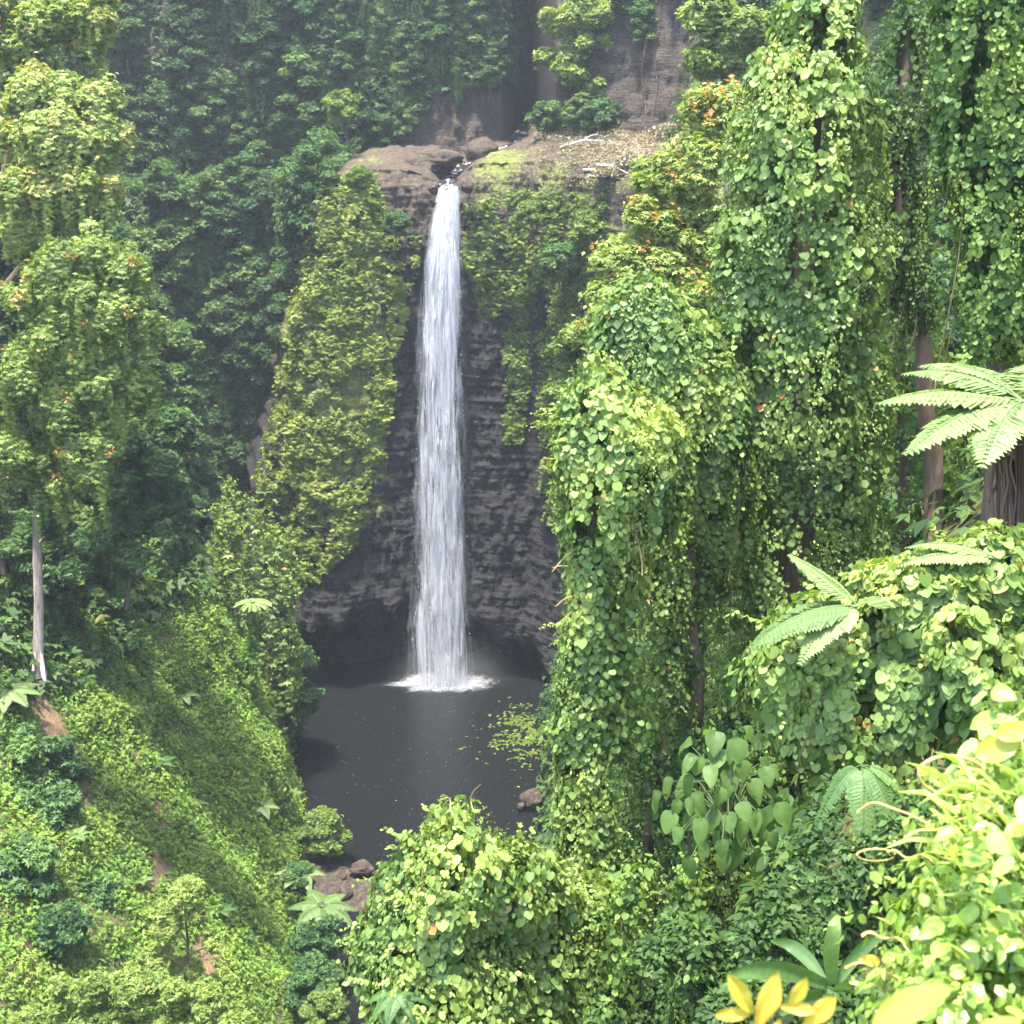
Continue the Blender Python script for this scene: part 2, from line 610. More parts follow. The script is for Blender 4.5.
Y = np.concatenate([YA, YB, YC, YD], 1)
Z = np.concatenate([ZA, ZB, ZC, ZD], 1)
seg = np.concatenate([np.zeros(nA), np.ones(nB), np.full(nC, 2), np.full(nD, 3)])[None, :].repeat(len(xs), 0)
pts = np.stack([X, Y, Z], -1).reshape(-1, 3)
wall = (seg.reshape(-1) != 1).astype(float)
# strata ledges and blocky breaks on the walls, soft humps on the shelf
str_n = fbm(pts * np.array([.12, .12, 2.6]), 5, .62)
blk = fbm(pts * np.array([.8, .2, .3]) + 31, 5, .6)
led = np.abs(perlin(pts * np.array([.05, .05, .62]) + 5)) 
d = wall * (.2 * str_n + .6 * blk - .15 * led) + (1 - wall) * .15 * blk
pts[:, 1] -= d
pts[:, 2] += (1 - wall) * .45 * fbm(pts * .45 + 9, 4) * (1 - .7 * np.exp(-((pts[:, 0] - river_x(pts[:, 1])) / 1.8) ** 2))
CL = pts.reshape(len(xs), -1, 3)
x_, y_, z_ = CL[..., 0], CL[..., 1], CL[..., 2]
sg = seg
nz = fbm(pts * .25 + 50, 4).reshape(x_.shape)
brown = np.where(sg == 0, sstep(42, 52, z_ + 5 * nz) * .9, np.where(sg == 1, .9, .55 + .4 * nz))
brown = brown * (1 - .95 * np.exp(-((x_ - 1.7) / 2.4) ** 2) * (sg == 2))  # cleft rock coloured darker, standing for the shade of overhanging trees
brown = np.maximum(brown, .55 * np.exp(-((x_ + 26) / 4) ** 2) * sstep(20, 40, z_))
moss = np.zeros_like(x_)
moss = np.where((sg <= 1), .95 * np.exp(-((x_ + .5) / 3.2) ** 2) * sstep(46.5, 50.5, z_) * (1 - sstep(152, 157, y_)) + .5 * np.exp(-((x_ + 15) / 2.6) ** 2) * sstep(49, 52, z_), moss)
moss = np.maximum(moss, np.where(sg == 0, .8 * sstep(-26, -22, x_) * (1 - sstep(-14, -11, x_)) * sstep(14, 24, z_ + 6 * nz) * (1 - sstep(49, 52, z_)), 0))
moss = np.maximum(moss, np.where(sg == 0, .6 * sstep(-5, -3.5, x_) * sstep(36, 40, z_ + 3 * nz), 0))
moss = moss * (.75 + .6 * nz)
tan = np.where(sg == 1, sstep(5, 9, x_) * (.7 + .5 * nz), 0)
b = MB()
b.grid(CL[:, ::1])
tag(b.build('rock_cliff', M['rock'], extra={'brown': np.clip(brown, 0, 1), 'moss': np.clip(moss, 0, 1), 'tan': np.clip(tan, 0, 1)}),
    'dark layered basalt head wall of the gorge behind the waterfall', 'cliff', kind='structure')


def left_edge(y):
    return smooth_interp(y, [-20, 30, 60, 84, 100, 112, 125, 137, 150, 175], [-6, -8, -10.5, -14.2, -17.2, -18.9, -21.5, -24.6, -29, -36])


def hill_left(y, z):
    k = smooth_interp(y, [-20, 40, 60, 80, 100, 112, 140, 175], [1.15, 1.1, 1.02, .74, .52, .42, .3, .28])
    x = left_edge(y) - k * np.minimum(z, 27) - .34 * np.maximum(z - 27, 0)
    # a rounded rib running down the slope, and a gully
    x = x + 1.6 * np.exp(-((y - 108) / 7) ** 2) * sstep(0, 9, z) * (1 - sstep(22, 34, z))
    return x


def right_edge(y):
    return smooth_interp(y, [-20, 0, 20, 33, 60, 80, 100, 112, 128, 137, 150], [-9, -8.5, -7, -5, -3.5, -1, 2.2, 3.4, 4.2, 4.6, 5.5])


def hill_right(y, z):
    k = smooth_interp(y, [-20, 0, 20, 33, 50, 80, 110, 136, 150], [.16, .165, .26, .31, .42, .5, .36, .2, .2])
    return right_edge(y) + k * np.maximum(z, -5) + .75 * np.maximum(z - 46, 0) * (1 - sstep(45, 75, y)) + .12 * np.maximum(z - 57, 0)


def hill_mesh(fn, y0, y1, z1, name, label, bare_fn, sgn):
    ys = np.arange(y0, y1, .5)
    zs = np.concatenate([np.arange(-4, 40, .5), np.arange(40, z1, 1.0)])
    YY, ZZ = np.meshgrid(ys, zs, indexing='ij')
    XX = fn(YY, ZZ)
    p = np.stack([XX, YY, ZZ], -1).reshape(-1, 3)
    dn = .75 * fbm(p * .13, 4) + .22 * fbm(p * .6 + 4, 4)
    p[:, 0] += sgn * dn
    p[:, 2] += .3 * dn
    V = p.reshape(YY.shape + (3,))
    bare = bare_fn(V)
    # the plateau behind the rim
    out = V[:, -1:, :] + np.array([-sgn * 1., 0, 0]) * np.array([5, 30, 120])[None, :, None] + np.array([0, 0, 1.]) * np.array([3, 8, 14])[None, :, None]
    V2 = np.concatenate([V, out], 1)
    bare = np.concatenate([bare, np.zeros(out.shape[:2])], 1)
    b = MB()
    b.grid(V2 if sgn < 0 else V2[:, ::1])
    o = tag(b.build(name, M['soil'], extra={'bare': np.clip(bare, 0, 1)}), label, 'hillside', kind='structure')
    return V


def bare_left(V):
    u, v = pix(V)
    n = fbm(V.reshape(-1, 3) * np.array([.3, .3, .2]) + 70, 4).reshape(u.shape)
    def line(pts, w):
        best = np.full(u.shape, 1e9)
        for (ax, ay), (bx, by) in zip(pts[:-1], pts[1:]):
            t = np.clip(((u - ax) * (bx - ax) + (v - ay) * (by - ay)) / ((bx - ax) ** 2 + (by - ay) ** 2), 0, 1)
            best = np.minimum(best, np.hypot(u - ax - t * (bx - ax), v - ay - t * (by - ay)))
        return 1 - sstep(w * .4, w * 1.5, best)
    m = np.maximum(line([(30, 690), (60, 740), (75, 800), (105, 840), (135, 890)], 11), .8 * line([(110, 705), (140, 770), (165, 850), (150, 890)], 9))
    m = np.maximum(m, line([(205, 920), (205, 985)], 10))
    m = np.maximum(m, line([(30, 900), (32, 970)], 10))
    return np.clip(m * (.62 + 1.9 * n), 0, 1)


HL = hill_mesh(hill_left, 25, 172, 104, 'hillside', 'steep green gorge side left of the pool', bare_left, 1)
HR = hill_mesh(hill_right, -12, 150, 104, 'hillside', 'steep overgrown gorge side right of the pool', lambda V: np.zeros(V.shape[:2]), -1)

# everything under it all, out to the horizon
b = MB()
g = np.array([[[-1500., -1500, -4.5], [-1500, 1500, -4.5]], [[1500, -1500, -4.5], [1500, 1500, -4.5]]])
b.grid(g)
tag(b.build('ground', M['soil']), 'ground under the gorge', 'ground', kind='structure')
# bed and banks at the outlet of the pool
ys = np.arange(40, 108, .5)
us = np.linspace(0, 1, 60)
A = left_edge(ys)[:, None] - 2
B = right_edge(ys)[:, None] + 2
XX = A + (B - A) * us[None, :]
YY = np.repeat(ys[:, None], 60, 1)
pp = np.stack([XX, YY, np.zeros_like(XX)], -1).reshape(-1, 3)
ZZ = (.16 * fbm(pp * .5, 4) + .10 * fbm(pp * 2.1, 3)).reshape(XX.shape)
ZZ += -1.4 * sstep(100, 105, YY + 2.0 * perlin(pp * .3).reshape(XX.shape)) + .42
ZZ += -1.1 * sstep(98, 91, YY) * np.exp(-((us[None, :] - .3) / .28) ** 2)
b = MB()
b.grid(np.stack([XX, YY, ZZ], -1))
tag(b.build('shore', M['gravel']), 'brown stony river bed at the outlet of the pool', 'shore', kind='structure')
# the pool
b = MB()
gx, gy = np.meshgrid(np.linspace(-50, 40, 30), np.linspace(20, 165, 40), indexing='ij')
b.grid(np.stack([gx, gy, 0 * gx], -1))
tag(b.build('water', M['water']), 'dark still plunge pool under the waterfall', 'water', kind='structure')
# the stream on the shelf above the fall
ys = np.linspace(140.9, 186, 90)
ws = np.linspace(-1, 1, 7)
zz = []
cb = CL.reshape(len(xs), -1, 3)
jx = lambda x: int(np.clip(np.searchsorted(xs, x), 0, len(xs) - 1))
rows = []
for y in ys:
    rx = river_x(y)
    c = cb[jx(rx), nA - 4:nA + nB]
    zc = np.interp(y, c[:, 1], c[:, 2])
    rows.append([(rx + w * (1.15 + .25 * math.sin(y)), y, zc + .28) for w in ws])
b = MB()
b.grid(np.array(rows), tint=-.12 + .5 * fbm(np.stack(np.meshgrid(np.arange(90) * .19, np.arange(7) * .5, [0.], indexing='ij'), -1).reshape(-1, 3), 3))


def stream_mat():
    m, nt = new_mat('stream_water')
    N = NT(nt)
    tc = N.n('ShaderNodeTexCoord')
    no = N.n('ShaderNodeTexNoise', i_Scale=3.0, i_Detail=5)
    N.l(tc, 'Object', no, 'Vector')
    at = N.n('ShaderNodeAttribute', attribute_name="tint")
    ad = N.n('ShaderNodeMath', operation='ADD')
    N.l(no, 'Fac', ad, 0)
    N.l(at, 'Fac', ad, 1)
    r = N.ramp([(.5, (.02, .018, .018)), (.7, (.8, .82, .86))])
    N.l(ad, 0, r, 0)
    pb = N.n('ShaderNodeBsdfPrincipled', i_Roughness=.15, i_IOR=1.33)
    N.l(r, 0, pb, 'Base Color')
    bp = N.n('ShaderNodeBump', i_Strength=.4, i_Distance=.1)
    N.l(no, 'Fac', bp, 'Height')
    N.l(bp, 0, pb, 'Normal')
    out = N.n('ShaderNodeOutputMaterial')
    N.l(pb, 0, out, 'Surface')
    return m


tag(b.build('river', stream_mat()), 'small stream running over the rocks to the brink of the fall', 'river', kind='structure')

# ------------------------------------------------------------------ waterfall
lip = P(449, 187, 139.9)
FALL = [(187, 11.5, 449), (215, 14, 446.5), (260, 18.5, 443.5), (320, 22, 441.5), (400, 25, 440.5), (470, 27, 440.5), (560, 29, 441.5), (630, 32, 442), (684, 35, 442.5)]
fy = np.array([q[0] for q in FALL], float)
fw = np.array([q[1] for q in FALL])
fx = np.array([q[2] for q in FALL])
root = thing('waterfall', 'tall white waterfall dropping from the rock shelf into the dark pool', 'waterfall', P(443.5, 680, 139.9))
mats_f = [fall_mat('fall_water', 2.2, .085, .42, .68), fall_mat('fall_water_fine', 5.0, .16, .47, .66), fall_mat('fall_water_thin', 3.2, .10, .52, .72), fall_mat('fall_spray', 1.4, .12, .42, 1.35)]
for li, (wm, dY, base, mi) in enumerate([(.92, 0, .06, 0), (1.0, -.35, -.02, 1), (1.12, .45, -.06, 2), (.75, -.7, -.04, 1), (1.32, .2, -.02, 3), (1.2, -.5, -.03, 3)]):
    nv, nu = 240, 46
    vv = np.linspace(0, 1, nv)
    py = 183 + vv * (683 - 183)
    grid = np.zeros((nv, nu, 3))
    tt = np.zeros((nv, nu))
    rtop = np.abs(rng.normal(0, .5, nu))
    for i in range(nv):
        Yc = 140.6 - .5 * vv[i] ** .5 - .3 + dY * min(1, vv[i] * 6)
        c = P(np.interp(py[i], fy, fx), py[i], Yc)
        hw = R_at(np.interp(py[i], fy, fw), c) * (1 + (wm - 1) * min(1, vv[i] * 6))
        s = np.linspace(-1, 1, nu)
        q = np.stack([s * 3 + li * 9, np.full(nu, py[i] * .012), np.full(nu, li * 3.)], 1)
        nn = fbm(q, 3)
        edge = .18 * perlin(np.stack([np.sign(s) * 5., np.full(nu, py[i] * .02), np.full(nu, li * 1.)], 1))
        grid[i, :, 0] = c[0] + hw * s * (1 + edge)
        grid[i, :, 1] = c[1] - .55 * hw * np.sqrt(np.maximum(0, 1 - s * s)) - .45 * nn * min(1, vv[i] * 5)
        grid[i, :, 2] = c[2] - .5 * s * s * max(0, 1 - vv[i] * 10) - .25 * np.abs(nn) * max(0, 1 - vv[i] * 10)
        tt[i] = base + .04 + .10 * (1 - vv[i] * 3).clip(0) - .5 * (1 - vv[i] / .025).clip(0) * rtop - .24 * np.maximum(np.abs(s) - .6, 0) / .4 * (1 if vv[i] > .03 else .3) - .035 * vv[i]
    b = MB()
    b.grid(grid, tt)
    b.build('fall_sheet', mats_f[mi], root)
# broken threads and lumps of white water thrown off the sheet
b = MB()
N_ = 2200
v = rng.random(N_) ** .8
py = 195 + v * 480
s = rng.normal(0, .42, N_).clip(-.9, .9)
pos = np.zeros((N_, 3))
for i in range(N_):
    c = P(np.interp(py[i], fy, fx), py[i], 139.0 + .8 * rng.random() + .5 * (1 - v[i]) ** 2)
    pos[i] = c
    pos[i, 0] += s[i] * R_at(np.interp(py[i], fy, fw), c)
b.leaves(OVAL, pos, np.array([[0, 0, -1.]]) + rdir(N_) * .12, np.array([[0, -1., .2]]) + rdir(N_) * .5, (.05 + .22 * rng.random(N_) ** 3) * (1 + .5 * (np.abs(s) < .5)), .3)


def foam_mat():
    m, nt = new_mat('white_foam')
    N = NT(nt)
    df = N.n('ShaderNodeBsdfDiffuse')
    df.inputs[0].default_value = (.62, .635, .68, 1)
    tl = N.n('ShaderNodeBsdfTranslucent')
    tl.inputs[0].default_value = (.62, .635, .68, 1)
    mx = N.n('ShaderNodeMixShader')
    mx.inputs[0].default_value = .5
    N.l(df, 0, mx, 1)
    N.l(tl, 0, mx, 2)
    out = N.n('ShaderNodeOutputMaterial')
    N.l(mx, 0, out, 'Surface')
    return m


M['foam'] = foam_mat()
b.build('falling_drops', M['foam'], root)
# splash and foam on the pool
cx0 = P(443.5, 681, 139.9)
b = MB()
N_ = 2600
a = rng.random(N_) * 2 * np.pi
r_ = np.abs(rng.normal(0, 1, N_))
pos = np.stack([cx0[0] + np.cos(a) * (2.0 + 1.0 * r_), cx0[1] + np.sin(a) * (1.0 + .7 * r_), .06 + np.abs(rng.normal(0, .6, N_)) * np.exp(-r_ * 1.2)], 1)
b.leaves(OVAL, pos, rdir(N_) + np.array([[0, 0, .5]]), rdir(N_), .03 + .12 * rng.random(N_) ** 2, .3)
b.build('splash', M['foam'], root)
b = MB()
nr, na = 26, 90
rr = np.linspace(0, 1, nr)
an = np.linspace(0, 2 * np.pi, na)
RR, AN = np.meshgrid(rr, an, indexing='ij')
wob = 1 + .25 * perlin(np.stack([np.cos(AN).ravel() * 2, np.sin(AN).ravel() * 2, 0 * AN.ravel()], 1)).reshape(RR.shape)
Vf = np.stack([cx0[0] + np.cos(AN) * RR * 7.0 * wob, cx0[1] - .5 + np.sin(AN) * RR * 3.4 * wob, .05 + .05 * fbm(np.stack([RR.ravel() * 8, AN.ravel() * 4, 0 * AN.ravel()], 1), 3).reshape(RR.shape)], -1)
b.grid(Vf, np.where(RR < .3, .42, .42 - .75 * (RR - .3) / .7))
b.build('foam_ring', fall_mat('pool_foam', 1.6, 1.6, .38, 1.05), root)

mm, nt_ = new_mat('mist')
Nn = NT(nt_)
mc = np.array([cx0[0] + .6, cx0[1] - .6, .2])
mr_ = np.array([8.0, 4.5, 6.5])
tc_ = Nn.n('ShaderNodeNewGeometry')
su = Nn.n('ShaderNodeVectorMath', operation='SUBTRACT')
su.inputs[1].default_value = tuple(mc)
Nn.l(tc_, 'Position', su, 0)
dvd = Nn.n('ShaderNodeVectorMath', operation='DIVIDE')
dvd.inputs[1].default_value = tuple(mr_)
Nn.l(su, 0, dvd, 0)
ln = Nn.n('ShaderNodeVectorMath', operation='LENGTH')
Nn.l(dvd, 0, ln, 0)
mp_ = Nn.n('ShaderNodeMapRange', interpolation_type='SMOOTHSTEP', i_1=0.0, i_2=1.0, i_3=.04, i_4=0.0)
Nn.l(ln, 'Value', mp_, 0)
vp_ = Nn.n('ShaderNodeVolumePrincipled')
vp_.inputs['Color'].default_value = (.95, .97, 1, 1)
Nn.l(mp_, 0, vp_, 'Density')
oo = Nn.n('ShaderNodeOutputMaterial')
Nn.l(vp_, 0, oo, 'Volume')
b = MB()
ph, th = np.meshgrid(np.linspace(.001, np.pi - .001, 17), np.linspace(0, 2 * np.pi, 33), indexing='ij')
b.grid(np.stack([mc[0] + mr_[0] * np.cos(th) * np.sin(ph), mc[1] + mr_[1] * np.sin(th) * np.sin(ph), mc[2] + mr_[2] * np.cos(ph)], -1))
b.build('mist', mm, root)

# ------------------------------------------------------------------ boulders
def boulder(px, py, Y, rx, ry, rz, label, mat, seed, name='boulder'):
    c = P(px, py, Y)
    b = MB()
    n, m_ = 26, 18
    th, ph = np.meshgrid(np.linspace(0, 2 * np.pi, n), np.linspace(.02, np.pi - .02, m_), indexing='ij')
    dv = np.stack([np.cos(th) * np.sin(ph), np.sin(th) * np.sin(ph), np.cos(ph)], -1).reshape(-1, 3)
    k = 1 + .28 * fbm(dv * 1.3 + seed * 7.7, 4) + .1 * np.round(perlin(dv * 2.2 + seed) * 3) / 3
    V = dv * k[:, None] * np.array([rx, ry, rz]) + c
    b.grid(V.reshape(n, m_, 3))
    o = b.build(name, mat, extra={'brown': np.full(n * m_, .8), 'bare': np.full(n * m_, .05)})
    o.location = (0, 0, 0)
    return tag(o, label, 'boulder')


boulder(425, 163, 152, 3.0, 2.4, 1.7, 'broad brown boulder left of the stream above the fall', M['rock'], 1)
boulder(482, 152, 156, 1.8, 1.5, 1.4, 'rounded brown boulder beside the stream above the fall', M['rock'], 2)
boulder(467, 186, 140.8, .6, .7, .7, 'small pale rock on the right brink of the fall', M['rock'], 3)
boulder(434, 188, 140.8, .6, .7, .6, 'small pale rock on the left brink of the fall', M['rock'], 4)
boulder(447, 158, 149, 1.6, 1.2, .8, 'low flat brown rock in the stream bed above the fall', M['rock'], 6)
boulder(533, 798, 111.5, 1.1, .9, .8, 'reddish brown boulder at the right edge of the pool', M['gravel'], 5)
boulder(521, 806, 110.8, .35, .35, .3, 'little stone in the shallows by the reddish boulder', M['gravel'], 9)
boulder(362, 868, 99.4, .9, .7, .5, 'flat brown stone on the river bed beside the pool outlet', M['gravel'], 11)
boulder(345, 893, 96.6, .6, .6, .5, 'smaller brown stone on the river bed below the flat stone', M['gravel'], 13)

r5 = np.random.default_rng(55)
src = None
for i in range(34):
    yy = 92 + 9.5 * r5.random()
    a_, b_ = left_edge(np.array([yy]))[0], right_edge(np.array([yy]))[0]
    xx = a_ + (b_ - a_) * (.05 + .85 * r5.random())
    zg = float(ZZ[int(np.clip((yy - 40) / .5, 0, len(ZZ) - 1)), int(np.clip((xx - a_ + 2) / (b_ - a_ + 4) * 59, 0, 59))])
    if src is None:
        bs = MB()
        th, ph = np.meshgrid(np.linspace(0, 2 * np.pi, 14), np.linspace(.02, np.pi - .02, 9), indexing='ij')
        dv = np.stack([np.cos(th) * np.sin(ph), np.sin(th) * np.sin(ph), np.cos(ph)], -1).reshape(-1, 3)
        bs.grid((dv * (1 + .35 * fbm(dv * 1.4 + 3, 3))[:, None] * np.array([1, .8, .6])).reshape(14, 9, 3))
        o = src = bs.build('stone', M['gravel'], extra={'bare': np.full(126, .15)})
    else:
        o = src.copy()
        COL.objects.link(o)
    o.location = (float(xx), float(yy), zg)
    o.rotation_euler = (r5.normal(0, .3), r5.normal(0, .3), r5.random() * 6)
    q_s = .14 + .38 * r5.random() ** 2
    o.scale = (q_s, q_s, q_s)
    tag(o, 'small brown stone on the river bed at the outlet of the pool', 'stone', 'stones on the river bed')

# ------------------------------------------------------------------ vegetation: kinds that repeat
def crown_leaves(b, clumps, n, size, tm, flat=.7, up=.5, droop=.5, tint0=.45, tvar=.14, r=rng, fill=.0):
    """leaves over the shells of a crown's clumps; clumps: rows of x, y, z, radius"""
    cl = np.asarray(clumps, float)
    w = cl[:, 3] ** 2
    k = r.choice(len(cl), n, p=w / w.sum())
    d = rdir(n, r)
    d[:, 2] = np.where((d[:, 2] < -.25) & (r.random(n) < .75), -d[:, 2], d[:, 2])
    rad = cl[k, 3] * (.55 + .45 * r.random(n) ** .7) * (1 + .45 * fbm(d * 1.9 + k[:, None] * 3.1, 2))
    rad *= np.where(r.random(n) < .13, 1 + .4 * r.random(n), 1)
    pos = cl[k, :3] + d * rad[:, None] * np.array([1, 1, flat])
    nor = d * .7 + np.array([0, 0, up]) + rdir(n, r) * .45
    tip = d * .6 + np.array([0, 0, -droop]) + rdir(n, r) * .6
    ct = r.normal(0, .11, len(cl))
    tint = tint0 + ct[k] + r.normal(0, tvar, n)
    b.leaves(tm, pos, tip, nor, size * (.65 + .7 * r.random(n)), np.clip(tint, 0, .95))


def proto_tree(seed, name, h, cr, ncl, clr, nleaf, lsize, mat, bark, bare=.35, flat=.7, drape=0, tm=TUFT, tint0=.45, tr=.16, droop=.5):
    r = np.random.default_rng(seed)
    root = thing(name, None, None, (0, 0, 0))
    bend = r.normal(0, .05 * h, 2)
    tz = np.linspace(-1.2, h * .86, 9)
    path = np.stack([bend[0] * (tz / h) ** 2 + .12 * np.sin(tz * 1.3 + seed), bend[1] * (tz / h) ** 2 + .12 * np.cos(tz * 1.1 + seed), tz], 1)
    cl = []
    for i in range(ncl):
        f = (i + r.random()) / ncl
        zc = h * (bare + (1 - bare) * f)
        prof = math.sin(math.pi * (.14 + .8 * f)) ** .7
        a = i * 2.4 + r.random() * .9
        rad = cr * prof * (.35 + .65 * r.random() ** .6)
        ax = np.interp(zc, tz, path[:, 0]), np.interp(zc, tz, path[:, 1])
        cl.append((ax[0] + rad * math.cos(a), ax[1] + rad * math.sin(a), zc, clr * (.65 + .6 * r.random())))
    b = MB()
    b.tube(path, np.linspace(tr * 1.3, tr * .4, 9), 7, .4, .2)
    for c in cl[::2]:
        z0 = max(.2 * h, c[2] - .9 * abs(c[0]) - 1.2)
        p0 = np.array([np.interp(z0, tz, path[:, 0]), np.interp(z0, tz, path[:, 1]), z0])
        p2 = np.array(c[:3])
        p1 = (p0 + p2) / 2 + np.array([0, 0, .25 * clr])
        b.tube([p0, p1, p2], [tr * .42, tr * .3, tr * .12], 5, .4)
    b.build('trunk', M[bark], root)
    b = MB()
    crown_leaves(b, cl, nleaf, lsize, tm, flat, tint0=tint0, r=r, droop=droop)
    if drape:
        # curtains of creeper hanging from the crown
        for j in range(drape):
            c = cl[r.integers(len(cl))]
            a = r.random() * 6.28
            x0, y0 = c[0] + c[3] * .85 * math.cos(a), c[1] + c[3] * .85 * math.sin(a)
            L = min(c[2] - .1 * h, h * (.2 + .5 * r.random()))
            m = int(L / (lsize * .42)) + 2
            zz = c[2] - np.linspace(0, L, m)
            pos = np.stack([x0 + r.normal(0, .12, m) + .15 * np.sin(zz * 1.7), y0 + r.normal(0, .12, m), zz], 1)
            out = np.array([math.cos(a), math.sin(a), .25])
            b.leaves(tm, pos, np.array([[0, 0, -1.]]) + rdir(m, r) * .45, out + rdir(m, r) * .5, lsize * (.6 + .6 * r.random(m)), np.clip(tint0 + r.normal(.05, .14, m), 0, .95))
    b.build('crown', M[mat], root)
    return root


class Kind:
    def __init__(s, protos):
        s.p, s.used = protos, [False] * len(protos)

    def put(s, loc, scale, label, cat, group=None, k=None, rz=None, tilt=(0, 0)):
        k = random.randrange(len(s.p)) if k is None else k
        src = s.p[k]
        if not s.used[k]:
            s.used[k] = True
            o = src
        else:
            o = src.copy()
            COL.objects.link(o)
            for ch in list(src.children):
                c = ch.copy()
                COL.objects.link(c)
                c.parent = o
        o.location = tuple(float(q) for q in loc)
        o.rotation_euler = (tilt[0], tilt[1], random.random() * 6.28 if rz is None else rz)
        sc = scale if hasattr(scale, '__len__') else (scale,) * 3
        o.scale = tuple(float(q) for q in sc)
        return tag(o, label, cat, group)

    def clean(s):
        for k, u in enumerate(s.used):
            if not u:
                for ch in list(s.p[k].children):
                    bpy.data.objects.remove(ch)
                bpy.data.objects.remove(s.p[k])


forest = Kind([proto_tree(100 + i, 'forest_tree', 9 + (i % 3), 2.6, 17, 1.2, 11000, .27, 'forest', 'bark', bare=.25, flat=.62) for i in range(5)])
draped = Kind([proto_tree(200 + i, 'draped_tree', 11, 1.9, 15, 1.1, 7500, .25, 'forest', 'bark', bare=.3, flat=.75, drape=90, tint0=.42) for i in range(3)])
slim = Kind([proto_tree(300 + i, 'slender_tree', 10, 1.9, 10, 1.0, 5200, .27, 'forest', 'palebark', bare=.55, flat=.5, tint0=.52, tr=.12) for i in range(2)])
bush = Kind([proto_tree(400 + i, 'shrub', 3.0, 1.6, 16, .55, 6500, .19, 'shrub', 'bark', bare=.2, flat=.75, tr=.08) for i in range(3)])
lbush = Kind([proto_tree(450 + i, 'light_shrub', 3.0, 1.6, 16, .55, 6500, .17, 'pale', 'bark', bare=.2, flat=.75, tr=.08, tint0=.3) for i in range(2)])


def poisson(pts, mind, n, r=rng):
    idx = r.permutation(len(pts))
    keep = np.zeros((0, 3))
    out = []
    for i in idx:
        p = pts[i]
        if len(keep) == 0 or np.min(np.sum((keep - p) ** 2, 1)) > mind * mind:
            keep = np.vstack([keep, p])
            out.append(i)
            if len(out) >= n:
                break
    return pts[out]


def inpoly(u, v, poly):
    inside = np.zeros(u.shape, bool)
    n = len(poly)
    for i in range(n):
        x1, y1 = poly[i]
        x2, y2 = poly[(i + 1) % n]
        c = ((y1 > v) != (y2 > v)) & (u < (x2 - x1) * (v - y1) / (y2 - y1 + 1e-9) + x1)
        inside ^= c
    return inside


CLp = CL.reshape(-1, 3)
cu, cv = pix(CLp)
sgp = sg.reshape(-1)
# normals of the head wall, turned towards the gorge
du = np.gradient(CL, axis=0)
dv_ = np.gradient(CL, axis=1)
CLn = unit(np.cross(dv_.reshape(-1, 3), du.reshape(-1, 3)))
CLn *= np.where(CLn[:, 1:2] > .3, -1, 1)
CLn *= np.where((CLn[:, 2:3] < -.6), -1, 1)

# forest on the recess left of the mossy buttress
REC = [(-60, -80), (300, -80), (318, 60), (330, 160), (318, 200), (290, 300), (262, 400), (225, 560), (-60, 620)]
cand = CLp[inpoly(cu, cv, REC) & (sgp != 1) & (CLp[:, 0] < -16.5)]
for p in poisson(cand, 3.0, 110):
    q = p + np.array([0, -.4, -4.0])
    u, v = pix(p)
    a = random.random()
    if a < .55:
        forest.put(q, .75 + .35 * random.random(), 'dark green leafy tree on the steep shaded gorge wall left of the waterfall', 'tree', 'trees on the shaded wall left of the fall')
    elif a < .85:
        draped.put(q, .7 + .35 * random.random(), 'creeper hung dark tree on the steep shaded gorge wall left of the waterfall', 'tree', 'creeper hung trees on the shaded wall left of the fall')
    else:
        slim.put(q, .75 + .3 * random.random(), 'slender pale trunked tree on the steep shaded gorge wall left of the waterfall', 'tree', 'slender trees on the shaded wall left of the fall')

# trees over the upper cliff behind the stream
UPC = [(296, -60), (530, -60), (520, 30), (500, 80), (430, 92), (400, 140), (345, 168), (300, 140)]
cand = CLp[inpoly(cu, cv, UPC) & (sgp == 2)]
for p in poisson(cand, 2.5, 44):
    q = p + np.array([0, -.3, -3.0])
    a = random.random()
    if a < .6:
        forest.put(q, .5 + .25 * random.random(), 'green tree clinging to the brown upper cliff behind the stream', 'tree', 'trees on the upper cliff behind the stream')
    else:
        draped.put(q, .5 + .25 * random.random(), 'creeper hung tree on the brown upper cliff behind the stream', 'tree', 'creeper hung trees on the upper cliff')
for p in poisson(CLp[inpoly(cu, cv, [(600, -60), (700, -60), (700, 10), (640, 20), (610, 0)]) & (sgp == 2)], 2.6, 6):
    forest.put(p + np.array([0, -.3, -3.5]), .55, 'small tree at the top of the grey upper cliff on the right', 'tree', 'trees topping the grey cliff on the right')

